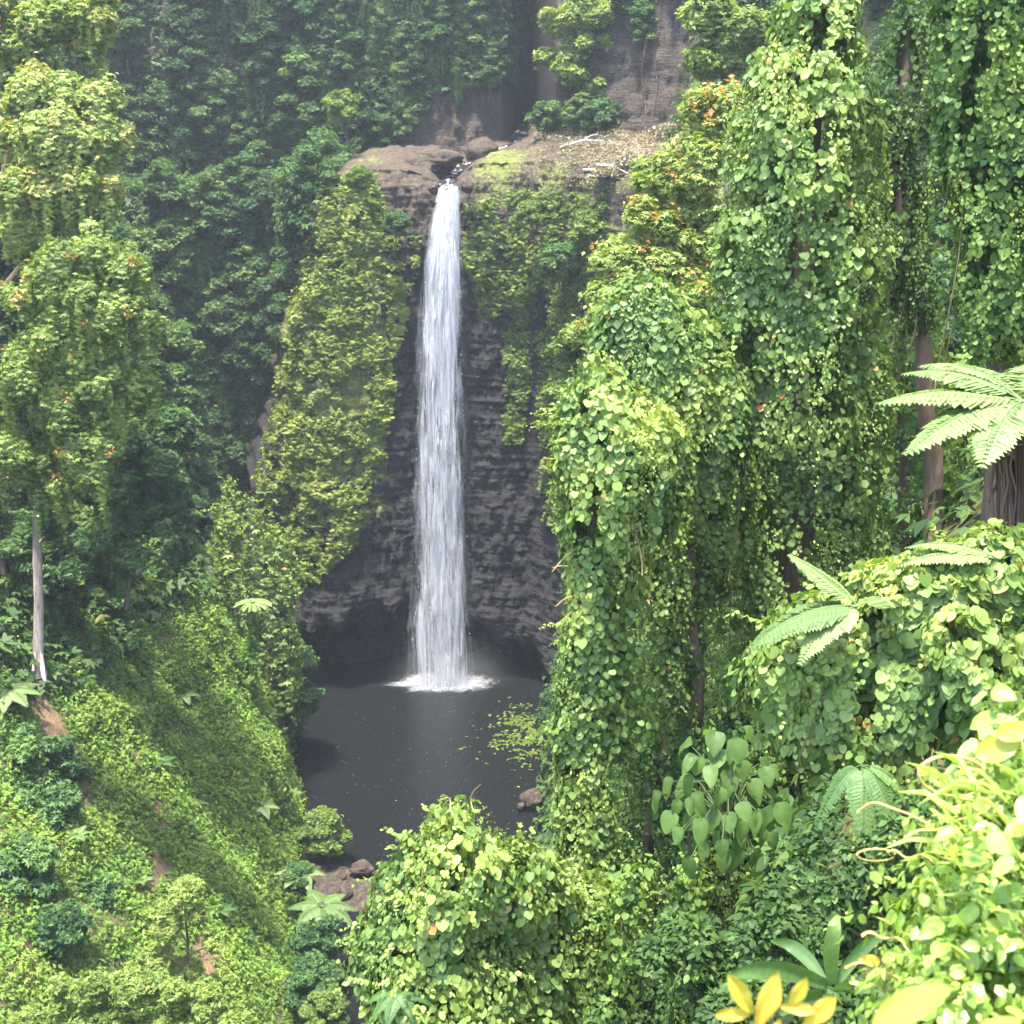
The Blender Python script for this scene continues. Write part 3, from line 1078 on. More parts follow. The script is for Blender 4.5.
# trees on the left gorge side
HLp = HL.reshape(-1, 3)
hu, hv = pix(HLp)
nu_ = np.gradient(HL, axis=0).reshape(-1, 3)
nv_ = np.gradient(HL, axis=1).reshape(-1, 3)
HLn = unit(np.cross(nu_, nv_))
HLn *= np.where(HLn[:, 0:1] < 0, -1, 1)
HRp = HR.reshape(-1, 3)
ru, rv_ = pix(HRp)
HRn = unit(np.cross(np.gradient(HR, axis=0).reshape(-1, 3), np.gradient(HR, axis=1).reshape(-1, 3)))
HRn *= np.where(HRn[:, 0:1] > 0, -1, 1)
LW = [(-80, -80), (330, -80), (300, 300), (230, 480), (195, 545), (140, 545), (95, 620), (-60, 650)]
cand = HLp[inpoly(hu, hv, LW) & (HLp[:, 1] > 74) & (HLp[:, 1] < 158) & (HLp[:, 2] < 92)]
for p in poisson(cand, 3.6, 120):
    u, v = pix(p)
    q = p + np.array([-.2, -.2, -3.6])
    a = random.random()
    if v > 330 and a < .5:
        forest.put(p + np.array([0, 0, -1.5]), .48 + .2 * random.random(), 'low bushy tree on the left gorge side above the green slope', 'tree', 'low trees above the green slope')
    elif a < .6:
        forest.put(q, .75 + .3 * random.random(), 'full leafy tree on the tall left gorge side', 'tree', 'leafy trees on the left gorge side')
    elif a < .9:
        draped.put(q, .75 + .3 * random.random(), 'creeper draped tree on the tall left gorge side', 'tree', 'draped trees on the left gorge side')
    else:
        slim.put(q, .8 + .3 * random.random(), 'slender tree with a pale trunk on the tall left gorge side', 'tree', 'slender trees on the left gorge side')

# trees on the right gorge side behind the climber towers
cand = HRp[(ru > 560) & (ru < 1090) & (rv_ > -40) & (rv_ < 760) & (HRp[:, 1] > 48) & (HRp[:, 1] < 132)]
for p in poisson(cand, 3.7, 90):
    a = random.random()
    q = p + np.array([.2, -.2, -3.4])
    if a < .7:
        forest.put(q, .6 + .3 * random.random(), 'leafy tree on the right gorge side behind the vine towers', 'tree', 'trees on the right gorge side')
    else:
        draped.put(q, .6 + .3 * random.random(), 'creeper draped tree on the right gorge side behind the vine towers', 'tree', 'draped trees on the right gorge side')

# shrubs scattered on the left slope
for (px, py, Y, s, lab) in [
        (30, 815, 76, 1.5, 'blue green shrub at the left edge of the slope'),
        (55, 770, 80, 1.2, 'blue green shrub beside the bare soil gully on the left'),
        (15, 760, 78, 1.3, 'dark shrub at the left edge above the blue green shrub'),
        (80, 895, 74, 1.1, 'dark shrub above the exposed red earth on the slope'),
        (60, 930, 68, .9, 'small dark shrub beside the exposed red earth'),
        (12, 880, 70, 1.4, 'tall dark shrub in the lower left corner of the slope'),
        (135, 585, 104, 1.2, 'rounded shrub at the head of the green slope'),
        (165, 600, 108, 1.0, 'small rounded shrub on the upper rim of the green slope'),
        (118, 640, 96, 1.1, 'shrub beside the hanging creeper block on the slope'),
        (60, 640, 92, 1.1, 'shrub right of the pale bare trunk'),
        (12, 640, 88, 1.3, 'shrub left of the pale bare trunk'),
        (320, 940, 84, 1.0, 'dark shrub under the tree fern by the outlet'),
        (310, 985, 80, 1.1, 'dark shrub at the foot of the slope by the outlet'),
        (298, 880, 92, .8, 'green shrub on the slope edge above the outlet')]:
    p = P(px, py, Y)
    bush.put(p + np.array([0, 0, -1.6 * s]), s, lab, 'shrub')
for (px, py, Y, s, lab) in [
        (325, 832, 102, 1.15, 'round light green shrub at the right edge of the slope by the pool'),
        (330, 1010, 78, .9, 'pale shrub at the water below the slope')]:
    lbush.put(P(px, py, Y) + np.array([0, 0, -1.7 * s]), s, lab, 'shrub')
# dark shrubs hanging over the pool at the left
for i, (px, py, s) in enumerate([(292, 660, 1.2), (300, 700, 1.15), (286, 705, 1.3), (275, 650, 1.3), (268, 700, 1.3), (280, 735, 1.2), (262, 640, 1.3)]):
    bush.put(P(px, py, 121 + i % 3) + np.array([0, 0, -1.8 * s]), s, 'dark shrub overhanging the left edge of the pool', 'shrub', 'dark shrubs overhanging the pool')
# shrubs about the brink and the shelf
for (px, py, Y, s, lab, kd) in [
        (575, 112, 152, .5, 'dark rounded shrub in front of the pale tree above the shelf', forest),
        (548, 118, 154, 1.1, 'dark shrub at the mouth of the rocky cleft', bush),
        (600, 118, 150, 1.2, 'green shrub right of the dark rounded shrub above the shelf', bush),
        (345, 110, 160, 1.3, 'light green shrub at the foot of the upper cliff', lbush),
        (360, 178, 141, .7, 'little shrub on the brow of the mossy buttress', lbush),
        (395, 225, 138.6, .8, 'green shrub on the rock ledge left of the fall', bush),
        (590, 232, 133, 1.2, 'silvery green shrub right of the fall', lbush),
        (612, 205, 133, 1.0, 'silvery shrub below the dry brush', lbush),
        (560, 262, 134, 1.1, 'dark shrub on the wall right of the fall', bush),
        (530, 215, 136.5, .8, 'small shrub on the moss right of the fall', lbush)]:
    kd.put(P(px, py, Y) + np.array([0, 0, (-5.5 if kd is forest else -1.6) * s]), (s, s, s * .8) if kd is forest else s, lab, 'shrub')

gl = np.where(inpoly(cu, cv, [(598, -30), (690, -30), (690, 100), (660, 125), (615, 110)]) & (sgp == 2))[0]
for i in rng.choice(gl, 9, replace=False):
    p = CLp[i] + np.array([0, -.5, 2.0])
    root = thing('liana', 'thin hanging vine against the grey upper cliff on the right', 'liana', p, 'lianas on the grey upper cliff')
    b = MB()
    zz = np.linspace(0, 4 + 6 * rng.random(), 9)
    b.tube(np.stack([p[0] + .25 * np.sin(zz * .8 + i), p[1] - .1 * zz * 0, p[2] - zz], 1), np.linspace(.05, .03, 9), 5)
    b.build('stem', M['bark'], root)

# ------------------------------------------------------------------ ground cover (nobody could count it)
def cover(name, label, base, nrm, n, size, tm, mat, tint0=.45, lift=.25, up=.5, r=rng, tn=.25, droop=.6, hump=.35):
    k = r.integers(len(base), size=n)
    nn = nrm[k]
    pos = base[k] + rdir(n, r) * .28 + nn * (lift * r.random((n, 1)) ** 1.3)
    big = fbm(pos * .35, 3)
    big2 = fbm(pos * np.array([1.1, 1.1, .8]) + 31, 3)
    pos = pos + nn * (hump * (big + .8 * big2)[:, None])
    nor = nn * .6 + np.array([0, 0, up]) + rdir(n, r) * .45
    tip = nn * .5 + np.array([0, 0, -droop]) + rdir(n, r) * .6
    b = MB()
    b.leaves(tm, pos, tip, nor, size * (.6 + .8 * r.random(n)), np.clip(tint0 + tn * big + r.normal(0, .13, n), 0, .96))
    return tag(b.build(name, M[mat]), label, None, None, 'stuff')


def creeper_mask():
    n = fbm(CLp * np.array([.32, .32, .22]) + 12, 4)
    n2 = fbm(CLp * np.array([.9, .5, 1.1]) + 77, 3)
    lobe = inpoly(cu, cv, [(335, 176), (372, 176), (384, 205), (392, 235), (418, 240), (412, 300), (392, 360), (388, 430), (372, 480), (355, 540), (318, 582), (262, 560), (258, 480), (284, 350), (298, 280)])
    right = inpoly(cu, cv, [(466, 205), (520, 190), (560, 188), (600, 200), (600, 340), (545, 350), (520, 330), (468, 322)])
    strip = inpoly(cu, cv, [(505, 330), (532, 335), (528, 380), (520, 442), (506, 440), (508, 380)])
    rstrip = inpoly(cu, cv, [(540, 330), (620, 300), (620, 560), (545, 520)])
    m = np.zeros(len(CLp))
    m += lobe * np.clip(.34 + 1.6 * n + 1.2 * n2, 0, 1)
    m += right * np.clip(.42 + 1.3 * n + .9 * n2, 0, 1)
    m += strip * np.clip(.7 + .8 * n2, 0, 1) + rstrip * .6
    return m * (sgp <= 1)


cm = creeper_mask()
pick = np.where(rng.random(len(cm)) < cm)[0]
lft = pick[CLp[pick, 0] < -6]
rgt = pick[(CLp[pick, 0] >= -6)]
cover('creeper_growth', 'yellow green leafy growth over the rock buttress left of the fall', CLp[lft], CLn[lft], 46000, .27, TUFT, 'clifflf', .6, .5, droop=.9, hump=.42)
cover('creeper_growth', 'green leafy growth on the wall right of the fall', CLp[rgt], CLn[rgt], 26000, .28, TUFT, 'clifflf', .34, .5, droop=.9, hump=.55)
for p in poisson(CLp[lft], 2.4, 24):
    lbush.put(p + np.array([0, .2, -.9]), .3 + .28 * random.random(), 'small yellow green shrub rooted in the face of the rock buttress left of the fall', 'shrub', 'small shrubs on the rock buttress')
for p in poisson(CLp[rgt], 1.9, 26):
    bush.put(p + np.array([0, .2, -.9]), .3 + .28 * random.random(), 'small green shrub rooted in the wall right of the fall', 'shrub', 'small shrubs on the wall right of the fall')
fm = np.where(((sgp == 1) | ((sgp == 0) & (CLp[:, 2] > 51.5))) & (CLp[:, 0] > 2.5) & (CLp[:, 1] > 118))[0]
fm = fm[rng.random(len(fm)) < sstep(-.35, .25, fbm(CLp[fm] * .4, 3) + .06 * (CLp[fm, 0] - 6)) * .9]
cover('dry_grass', 'dry tan grass and low weeds on the shelf right of the fall', CLp[fm], np.tile([0, -.2, 1.], (len(CLp), 1)), 16000, .17, TUFT, 'dry', .4, .3, droop=-.8)
fm = np.where(((sgp == 1) | ((sgp == 0) & (CLp[:, 2] > 50.5))) & (CLp[:, 0] < -17.5) & (CLp[:, 0] > -75))[0]
cover('undergrowth', 'green ground plants on the left of the shelf behind the brow', CLp[fm], np.tile([0, -.2, 1.], (len(CLp), 1)), 16000, .36, TUFT, 'under', .6, 1.2)
fm = np.where(((inpoly(cu, cv, REC) & (CLp[:, 0] < -16.5)) | inpoly(cu, cv, UPC)) & (sgp != 1) & (rng.random(len(cu)) < .8))[0]
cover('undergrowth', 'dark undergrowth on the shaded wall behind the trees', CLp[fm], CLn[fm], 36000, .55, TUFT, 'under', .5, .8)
fm = np.where((HLp[:, 1] > 50) & ((HLp[:, 2] > 22) | (hv < 600)) & (hu > -120) & (hv < 700))[0]
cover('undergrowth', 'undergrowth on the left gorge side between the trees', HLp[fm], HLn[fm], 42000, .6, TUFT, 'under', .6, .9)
hb = bare_left(HL).reshape(-1)
slope = np.where((hu > -60) & (hv > 480) & (HLp[:, 2] < 34) & (HLp[:, 1] > 42) & (HLp[:, 1] < 142) & (hb < .5 + .4 * rng.random(len(hb))))[0]
cover('ground_creeper', 'bright green low creeper covering the slope left of the pool', HLp[slope], HLn[slope], 320000, .18, TUFT, 'creeper', .66, .35, up=.6, tn=.3)
fm = np.where((HRp[:, 1] > 2.5) & (HRp[:, 1] < 140) & (ru > 400) & (ru < 1150) & (rv_ > -80) & (rv_ < 1300) & ((HRp[:, 1] > 25)))[0]
cover('undergrowth', 'undergrowth on the right gorge side behind the towers', HRp[fm], HRn[fm], 50000, .5, TUFT, 'under', .55, 1.0)

# ------------------------------------------------------------------ climber-draped trees near by
def densify(chain):
    """chain of (px, py, Y, r in pixels) to overlapping balls in the place"""
    out = []
    c = [(P(*q[:3]), R_at(q[3], P(*q[:3]))) for q in chain]
    if len(c) == 1:
        return [np.append(*c[0])]
    for (a, ra), (b_, rb) in zip(c[:-1], c[1:]):
        L = np.linalg.norm(b_ - a)
        n = max(2, int(L / (.45 * min(ra, rb))))
        for t in np.linspace(0, 1, n, endpoint=False):
            out.append(np.append(a + (b_ - a) * t, ra + (rb - ra) * t))
    out.append(np.append(*c[-1]))
    return out


def sample_union(balls, n, lump, freq, seed, r):
    B = np.array(balls)
    w = B[:, 3] ** 2
    k = r.choice(len(B), n, p=w / w.sum())
    d = rdir(n, r)
    rad = B[k, 3]
    pos = B[k, :3] + d * rad[:, None]
    D = np.linalg.norm(pos[:, None, :] - B[None, :, :3], axis=2) - B[None, :, 3]
    ok = D.min(1) > -.06 * rad
    pos, d, k = pos[ok], d[ok], k[ok]
    D = D[ok]
    # smooth outward direction
    W = np.exp(-np.clip(D, 0, None) / .35)
    G = pos[:, None, :] - B[None, :, :3]
    G /= np.linalg.norm(G, axis=2, keepdims=True) + 1e-6
    nn = unit((W[..., None] * G).sum(1))
    # vertical swags: lumps squeezed sideways, drawn out downwards
    fq = np.array(freq)
    q = pos * fq + seed * 5.3
    lowf = lambda t: .9 * lump * perlin(t * .38 + 40)
    disp = lump * fbm(q, 3) + lowf(q)
    e = .12
    gr = np.stack([(lump * fbm(q + np.eye(3)[i] * fq * e, 3) + lowf(q + np.eye(3)[i] * fq * e) - disp) / e for i in range(3)], 1)
    gr -= nn * np.sum(gr * nn, 1, keepdims=True)
    n2 = unit(nn - 1.0 * gr)
    return pos + nn * disp[:, None], n2, nn, disp


def vine_mass(root, chains, n, leaf, tm=HEART, mat='vine', seed=1, lump=.35, freq=(.9, .9, .38), tint0=.45, inner=.3, gap=.12, strands=60, strand_len=(1, 3), name='vine_leaves', core=True, depth=.35, tgrad=.12, shrink=False, shoots=45, stems=10):
    r = np.random.default_rng(seed)
    balls = []
    for c in chains:
        balls += densify(c)
    pos, nor, nn, disp = sample_union(balls, n, lump, freq, seed, r)
    g = fbm(pos * np.array([1.4, 1.4, .6]) + seed * 3.1, 3)
    keep = r.random(len(pos)) < sstep(-gap - .45, -gap + .15, g)
    pos, nor, nn, disp = pos[keep], nor[keep], nn[keep], disp[keep]
    m = len(pos)
    dep = -depth * r.random(m) ** 2.2 + .08 * r.random(m)
    p = pos + nn * dep[:, None]
    down = np.array([[0, 0, -1.]])
    tip = down + .4 * nn + rdir(m, r) * .62
    fn = nor * .9 + np.array([-.06, -.05, .42]) + rdir(m, r) * .27
    patch = fbm(pos * .55 + seed * 9.1, 3)
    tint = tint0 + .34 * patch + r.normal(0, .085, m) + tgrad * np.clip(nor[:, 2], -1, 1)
    tint = np.clip(tint, 0, .93)
    rare = r.random(m) < .006
    tint[rare] = .96 + .04 * r.random(rare.sum())
    sz = leaf * (.45 + .95 * r.random(m) ** 1.4) * (1 + .35 * np.clip(fbm(pos * .8 + seed, 2), -1, 1))
    if shrink:
        sz = sz * (1 - .38 * sstep(53, 46.5, p[:, 2] + patch))
    b = MB()
    other = fbm(pos * np.array([.9, .9, .6]) + seed * 2.7, 3) > .26
    other |= r.random(m) < .12
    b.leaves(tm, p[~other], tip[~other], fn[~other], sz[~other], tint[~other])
    oi = np.where(other)[0]
    oi = np.concatenate([oi, oi])
    b.leaves(OVAL, p[oi] + rdir(len(oi), r) * leaf * .5, tip[oi] + rdir(len(oi), r) * .5, fn[oi] + rdir(len(oi), r) * .4, sz[oi] * .72, np.clip(tint[oi] + .10, 0, .93))
    # inner leaves, tinted darker to deepen the shade inside the mass
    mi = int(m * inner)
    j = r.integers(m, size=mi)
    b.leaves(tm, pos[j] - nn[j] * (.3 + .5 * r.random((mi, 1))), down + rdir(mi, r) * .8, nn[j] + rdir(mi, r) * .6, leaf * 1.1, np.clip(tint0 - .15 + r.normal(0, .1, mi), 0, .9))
    # strands that hang clear of the mass
    stem = MB()
    side = np.where((nor[:, 2] < .55))[0]
    for q in range(strands):
        i = side[r.integers(len(side))]
        L = strand_len[0] + (strand_len[1] - strand_len[0]) * r.random() ** 1.5
        k = max(4, int(L / (leaf * .5)))
        t = np.linspace(0, 1, k)
        ph = r.random() * 6
        pp = pos[i] + nn[i] * .10 + np.stack([(.10 + .10 * r.random()) * np.sin(t * L * 2.2 + ph), .12 * np.cos(t * L * 1.7 + ph), -L * t], 1) + nn[i] * np.array([1, 1, 0]) * (.18 * t * (1 - .5 * t))[:, None]
        az = np.arange(k) * 2.4 + ph
        out = nn[i] * .8 + np.stack([np.cos(az), np.sin(az), 0 * az], 1) * .5 + np.array([0, 0, .3])
        pp2 = pp + rdir(k, r) * leaf * .45
        b.leaves(tm, pp2 + out * leaf * .15, down + out * .35 + rdir(k, r) * .6, out + rdir(k, r) * .45, leaf * (.95 - .45 * t) * (.45 + .7 * r.random(k)), np.clip(tint0 + .1 + .15 * t + r.normal(0, .07, k), 0, .93))
        if q % 4 == 0 and stem.n == 0:
            stem.tube(pp, .012, 4)
    # young shoots that stand off the mass
    upw = np.where(nor[:, 2] > .1)[0]
    for q in range(shoots if len(upw) else 0):
        i = upw[r.integers(len(upw))]
        L = leaf * (2 + 4.5 * r.random() ** 1.5)
        k = max(4, int(L / (leaf * .38)))
        t = np.linspace(.1, 1, k)
        d0 = unit((nn[i] + rdir(1, r)[0] * .6 + np.array([0, 0, .5]))[None, :])[0]
        pp = pos[i] + d0 * (L * t)[:, None] + np.array([0, 0, -.55 * L]) * (t * t)[:, None]
        b.leaves(tm, pp + rdir(k, r) * leaf * .12, rdir(k, r) * .7 + d0 * .4 + np.array([0, 0, -.3]), rdir(k, r) * .5 + np.array([0, 0, .8]) + nn[i] * .3, leaf * (.85 - .5 * t), np.clip(tint0 + .16 + .12 * t + r.normal(0, .06, k), 0, .92))
    b.build(name, M[mat], root)
    # bare creeper stems seen through the holes
    for q in range(stems):
        i = r.integers(m)
        L = (strand_len[0] + strand_len[1]) * (.5 + .6 * r.random())
        t = np.linspace(0, 1, 9)
        ph = r.random() * 6
        pp = pos[i] - nn[i] * (.12 + .25 * r.random()) + np.stack([.12 * np.sin(t * 4 + ph), .1 * np.cos(t * 5 + ph), -L * t], 1)
        sb = MB()
        sb.tube(pp, leaf * (.08 + .07 * r.random()), 5)
        sb.build('hanging_stem', M['hair'], root)
    if stem.n:
        stem.build('hanging_stem', M['hair'], root)
    if core:
        B = np.array(balls)
        return B
    return None


def trunk_of(root, pts, r0, r1, mat='bark', name='trunk'):
    b = MB()
    pts = np.array(pts, float)
    n = len(pts)
    t = np.linspace(0, n - 1, max(12, n * 4))
    path = np.stack([np.interp(t, np.arange(n), pts[:, i]) for i in range(3)], 1)
    path[:, 0] += .08 * np.sin(path[:, 2] * 1.7)
    path[:, 1] += .08 * np.cos(path[:, 2] * 1.3)
    b.tube(path, np.linspace(r0, r1, len(t)), 9, .4, .35)
    return b.build(name, M[mat], root)


def ground_z(x, y):
    """height of the right gorge side under a point"""
    zs = np.linspace(-5, 57, 200)
    return float(np.interp(x, hill_right(np.full(200, y), zs), zs))


def tower(name, label, chains, n, leaf, trunk_px, Y, r0=.35, cat='tree', group=None, **kw):
    base = P(trunk_px[-1][0], trunk_px[-1][1], Y)
    gz = ground_z(base[0], base[1])
    loc = (base[0], base[1], min(gz, base[2]))
    root = thing(name, label, cat, loc, group)
    top = [P(q[0], q[1], Y) for q in trunk_px]
    trunk_of(root, [np.array(loc) - np.array([0, 0, .5])] + top[::-1], r0, r0 * .5)
    vine_mass(root, chains, n, leaf, **kw)
    return root


def tendrils(root, specs, rad=.012):
    b = None
    for pts, Y in specs:
        b = MB()
        pw = np.array([P(x, y, Y + .25 * math.sin(i * 1.3)) for i, (x, y) in enumerate(pts)])
        t = np.linspace(0, len(pw) - 1, len(pw) * 6)
        # smooth path
        path = np.stack([smooth_interp(t, np.arange(len(pw)), pw[:, i]) for i in range(3)], 1)
        b.tube(path, np.linspace(rad, rad * .4, len(path)), 5)
        b.build('tendril', M['tendril'], root)


# the tall tower
t1 = tower('vine_covered_tree', 'tallest vine covered tree, a broad column of heart shaped leaves rising past the brink',
      [[(826, -40, 33.5, 40), (826, 25, 33.3, 50), (818, 90, 33, 62), (810, 170, 33, 70), (806, 250, 33, 72), (802, 330, 33, 74), (802, 430, 33, 76), (800, 540, 33, 74), (790, 680, 33, 72), (780, 820, 33, 72), (772, 1050, 33, 76)],
       [(752, 230, 32.4, 26), (746, 330, 32.4, 32), (736, 440, 32.4, 34), (728, 600, 32.4, 34)],
       [(775, 60, 33, 24), (768, 120, 33, 26), (756, 180, 32.6, 24)]],
      230000, .142, [(815, 20), (800, 400), (785, 900)], 33.6, .5, seed=11, lump=.5, strands=150, strand_len=(.6, 4), tint0=.50, shrink=True)
# its shoulder
tower('vine_covered_tree', 'low rounded vine covered tree between the tallest column and the front stump',
      [[(645, 325, 31, 38), (652, 350, 31, 52), (672, 410, 31, 48), (694, 480, 31.6, 40), (712, 560, 32.2, 28)],
       [(690, 340, 31, 30), (705, 420, 31.3, 36), (722, 520, 32.4, 30)],
       [(660, 480, 30.4, 12), (664, 540, 30.4, 13), (666, 640, 30.4, 12), (668, 720, 30.4, 10)]],
      120000, .138, [(660, 360), (690, 600), (700, 950)], 31.4, .35, seed=12, lump=.35, strands=70, strand_len=(.6, 3), tint0=.48, shrink=True)
# the front stump
t3 = tower('vine_covered_tree', 'front vine covered stump with bulging leafy head and narrow bright stem',
      [[(600, 402, 28, 36), (603, 430, 28, 52), (610, 470, 28, 56), (608, 512, 28, 46)],
       [(585, 520, 28, 30), (582, 600, 28, 25), (580, 690, 28, 27), (581, 790, 28, 30), (590, 880, 28, 38), (595, 960, 28, 46), (600, 1060, 28, 60)],
       [(650, 440, 28.2, 30), (672, 455, 28.3, 22), (662, 492, 28.3, 22), (664, 530, 28.6, 12)],
       [(624, 540, 28.3, 14), (622, 640, 28.4, 11), (624, 760, 28.4, 10)],
       [(570, 440, 27.8, 22), (566, 490, 27.8, 20)]],
      110000, .13, [(604, 430), (588, 600), (590, 960)], 28.2, .3, seed=13, lump=.32, shoots=90, strands=60, strand_len=(.4, 2), tint0=.55, tgrad=.15)
tendrils(t3, [([(572, 596), (563, 600), (556, 606), (552, 604)], 27.6), ([(571, 552), (562, 560), (556, 567), (552, 572)], 27.6), ([(572, 612), (560, 622), (552, 627)], 27.5),
              ([(560, 458), (552, 459), (546, 458), (541, 460)], 27.6), ([(568, 566), (559, 566), (552, 568)], 27.7)])
# the front mound and its arm
t4 = tower('vine_covered_tree', 'rounded mound of large heart leaved vine in front of the pool outlet',
      [[(455, 868, 24, 54), (440, 905, 24, 62), (448, 970, 24, 78), (452, 1080, 24, 88)],
       [(420, 900, 23.8, 40), (400, 960, 23.8, 34), (402, 1060, 23.8, 38)],
       [(500, 880, 24.2, 46), (530, 905, 24.6, 42), (565, 905, 25.2, 34), (600, 895, 26, 26)],
       [(520, 960, 24.3, 50), (540, 1060, 24.3, 60)]],
      76000, .152, [(455, 880), (455, 1000)], 24.4, .28, seed=14, lump=.5, shoots=110, strands=90, strand_len=(.4, 1.8), tint0=.50, gap=.35)
tendrils(t4, [([(474, 812), (471, 802), (473, 792), (481, 784)], 23.9), ([(457, 810), (458, 803), (457, 795)], 23.9), ([(450, 812), (450, 800), (444, 795), (440, 797)], 23.8),
              ([(366, 958), (358, 968), (348, 978), (340, 977)], 23.7)])
# strong lower wall of vine behind the mound and stump
tower('vine_covered_tree', 'dark vine hung tree low between the front mound and the broad leaved shrub',
      [[(665, 700, 34.5, 44), (660, 800, 34.5, 50), (650, 900, 33.5, 54), (640, 1060, 32, 60)], [(735, 720, 32.5, 40), (740, 860, 32.5, 46), (740, 1060, 32, 60)]],
      60000, .115, [(655, 760), (645, 960)], 34.0, .25, seed=15, lump=.35, strands=120, strand_len=(.6, 3), tint0=.30, mat='vine_small')
tower('vine_covered_tree', 'thin leafy vine stem in the dark hollow between the front stump and the tallest column', [[(700, 545, 31.6, 16), (692, 640, 31.2, 14), (690, 740, 31.2, 15), (694, 860, 31.2, 18), (700, 1060, 31.2, 26)]],
      16000, .12, [(700, 560), (692, 700), (700, 950)], 31.3, .12, seed=23, lump=.2, strands=50, strand_len=(.4, 1.6), tint0=.36, mat='vine_small')
tower('vine_covered_sapling', 'slender lit vine column low beside the front stump', [[(690, 868, 22, 12), (688, 920, 22, 16), (690, 980, 22, 20), (690, 1060, 22, 26)], [(640, 870, 23, 16), (630, 900, 23, 18), (615, 960, 23, 20), (610, 1060, 23, 26)]],
      9000, .11, [(690, 880), (690, 980)], 22.2, .08, seed=21, lump=.15, strands=30, strand_len=(.3, 1), tint0=.5, mat='vine_small')
# the dark ivy-clad trunk
t5 = tower('ivy_clad_tree', 'narrow dark ivy clad trunk right of the tallest vine column',
      [[(905, 20, 38, 22), (908, 90, 38, 27), (905, 180, 38, 30), (902, 250, 38, 28), (915, 300, 38, 24)]],
      26000, .12, [(905, 30), (898, 200), (918, 330), (930, 420), (936, 540)], 38, .32, seed=16, lump=.3, strands=60, strand_len=(.5, 2), tint0=.22, mat='vine_small', gap=.05)
# right edge curtain
tower('vine_covered_tree', 'tall small leaved vine curtain at the upper right corner',
      [[(985, -60, 30, 50), (985, 40, 30, 44), (992, 140, 30, 44), (996, 240, 30, 42), (1000, 330, 30, 36)],
       [(1050, -60, 30.4, 50), (1050, 120, 30.4, 52), (1050, 330, 30.4, 50)], [(960, 20, 30.2, 26), (962, 120, 30.2, 22), (966, 220, 30.2, 20)]],
      100000, .125, [(995, 0), (1000, 330), (1000, 560)], 30.5, .4, seed=17, lump=.4, freq=(1.2, 1.2, .25), strands=130, strand_len=(.6, 4), tint0=.52, mat='vine_small', gap=.1)
# lower green wall under the dark trunk
tower('vine_covered_tree', 'thin lit vine tangle in the gap behind the dark trunk and tree fern',
      [[(905, 300, 40, 34), (900, 380, 40, 40), (905, 470, 40, 50), (900, 600, 40, 50)], [(975, 380, 42, 40), (980, 480, 42, 50), (985, 600, 42, 50)]],
      36000, .14, [(900, 330), (905, 560)], 40.5, .2, seed=18, lump=.5, strands=80, strand_len=(.5, 2.5), tint0=.45, mat='vine_small', gap=.0)
# the right mound
t7 = tower('vine_covered_tree', 'broad vine covered mound under the tree ferns at the right edge',
      [[(765, 680, 18.2, 30), (800, 650, 18, 38), (850, 632, 18, 42), (900, 602, 18, 44), (960, 585, 18, 44), (1030, 575, 18, 48)],
       [(790, 715, 18, 34), (830, 720, 17.8, 36), (880, 700, 17.6, 48), (930, 690, 17.6, 50), (990, 680, 17.4, 60), (1040, 680, 17.4, 60)],
       [(960, 640, 17, 34), (985, 690, 17, 40)]],
      64000, .138, [(900, 640), (895, 800), (890, 900)], 18.3, .18, seed=19, lump=.22, freq=(1.5, 1.5, .7), strands=120, strand_len=(.4, 1.5), tint0=.52, gap=.2)

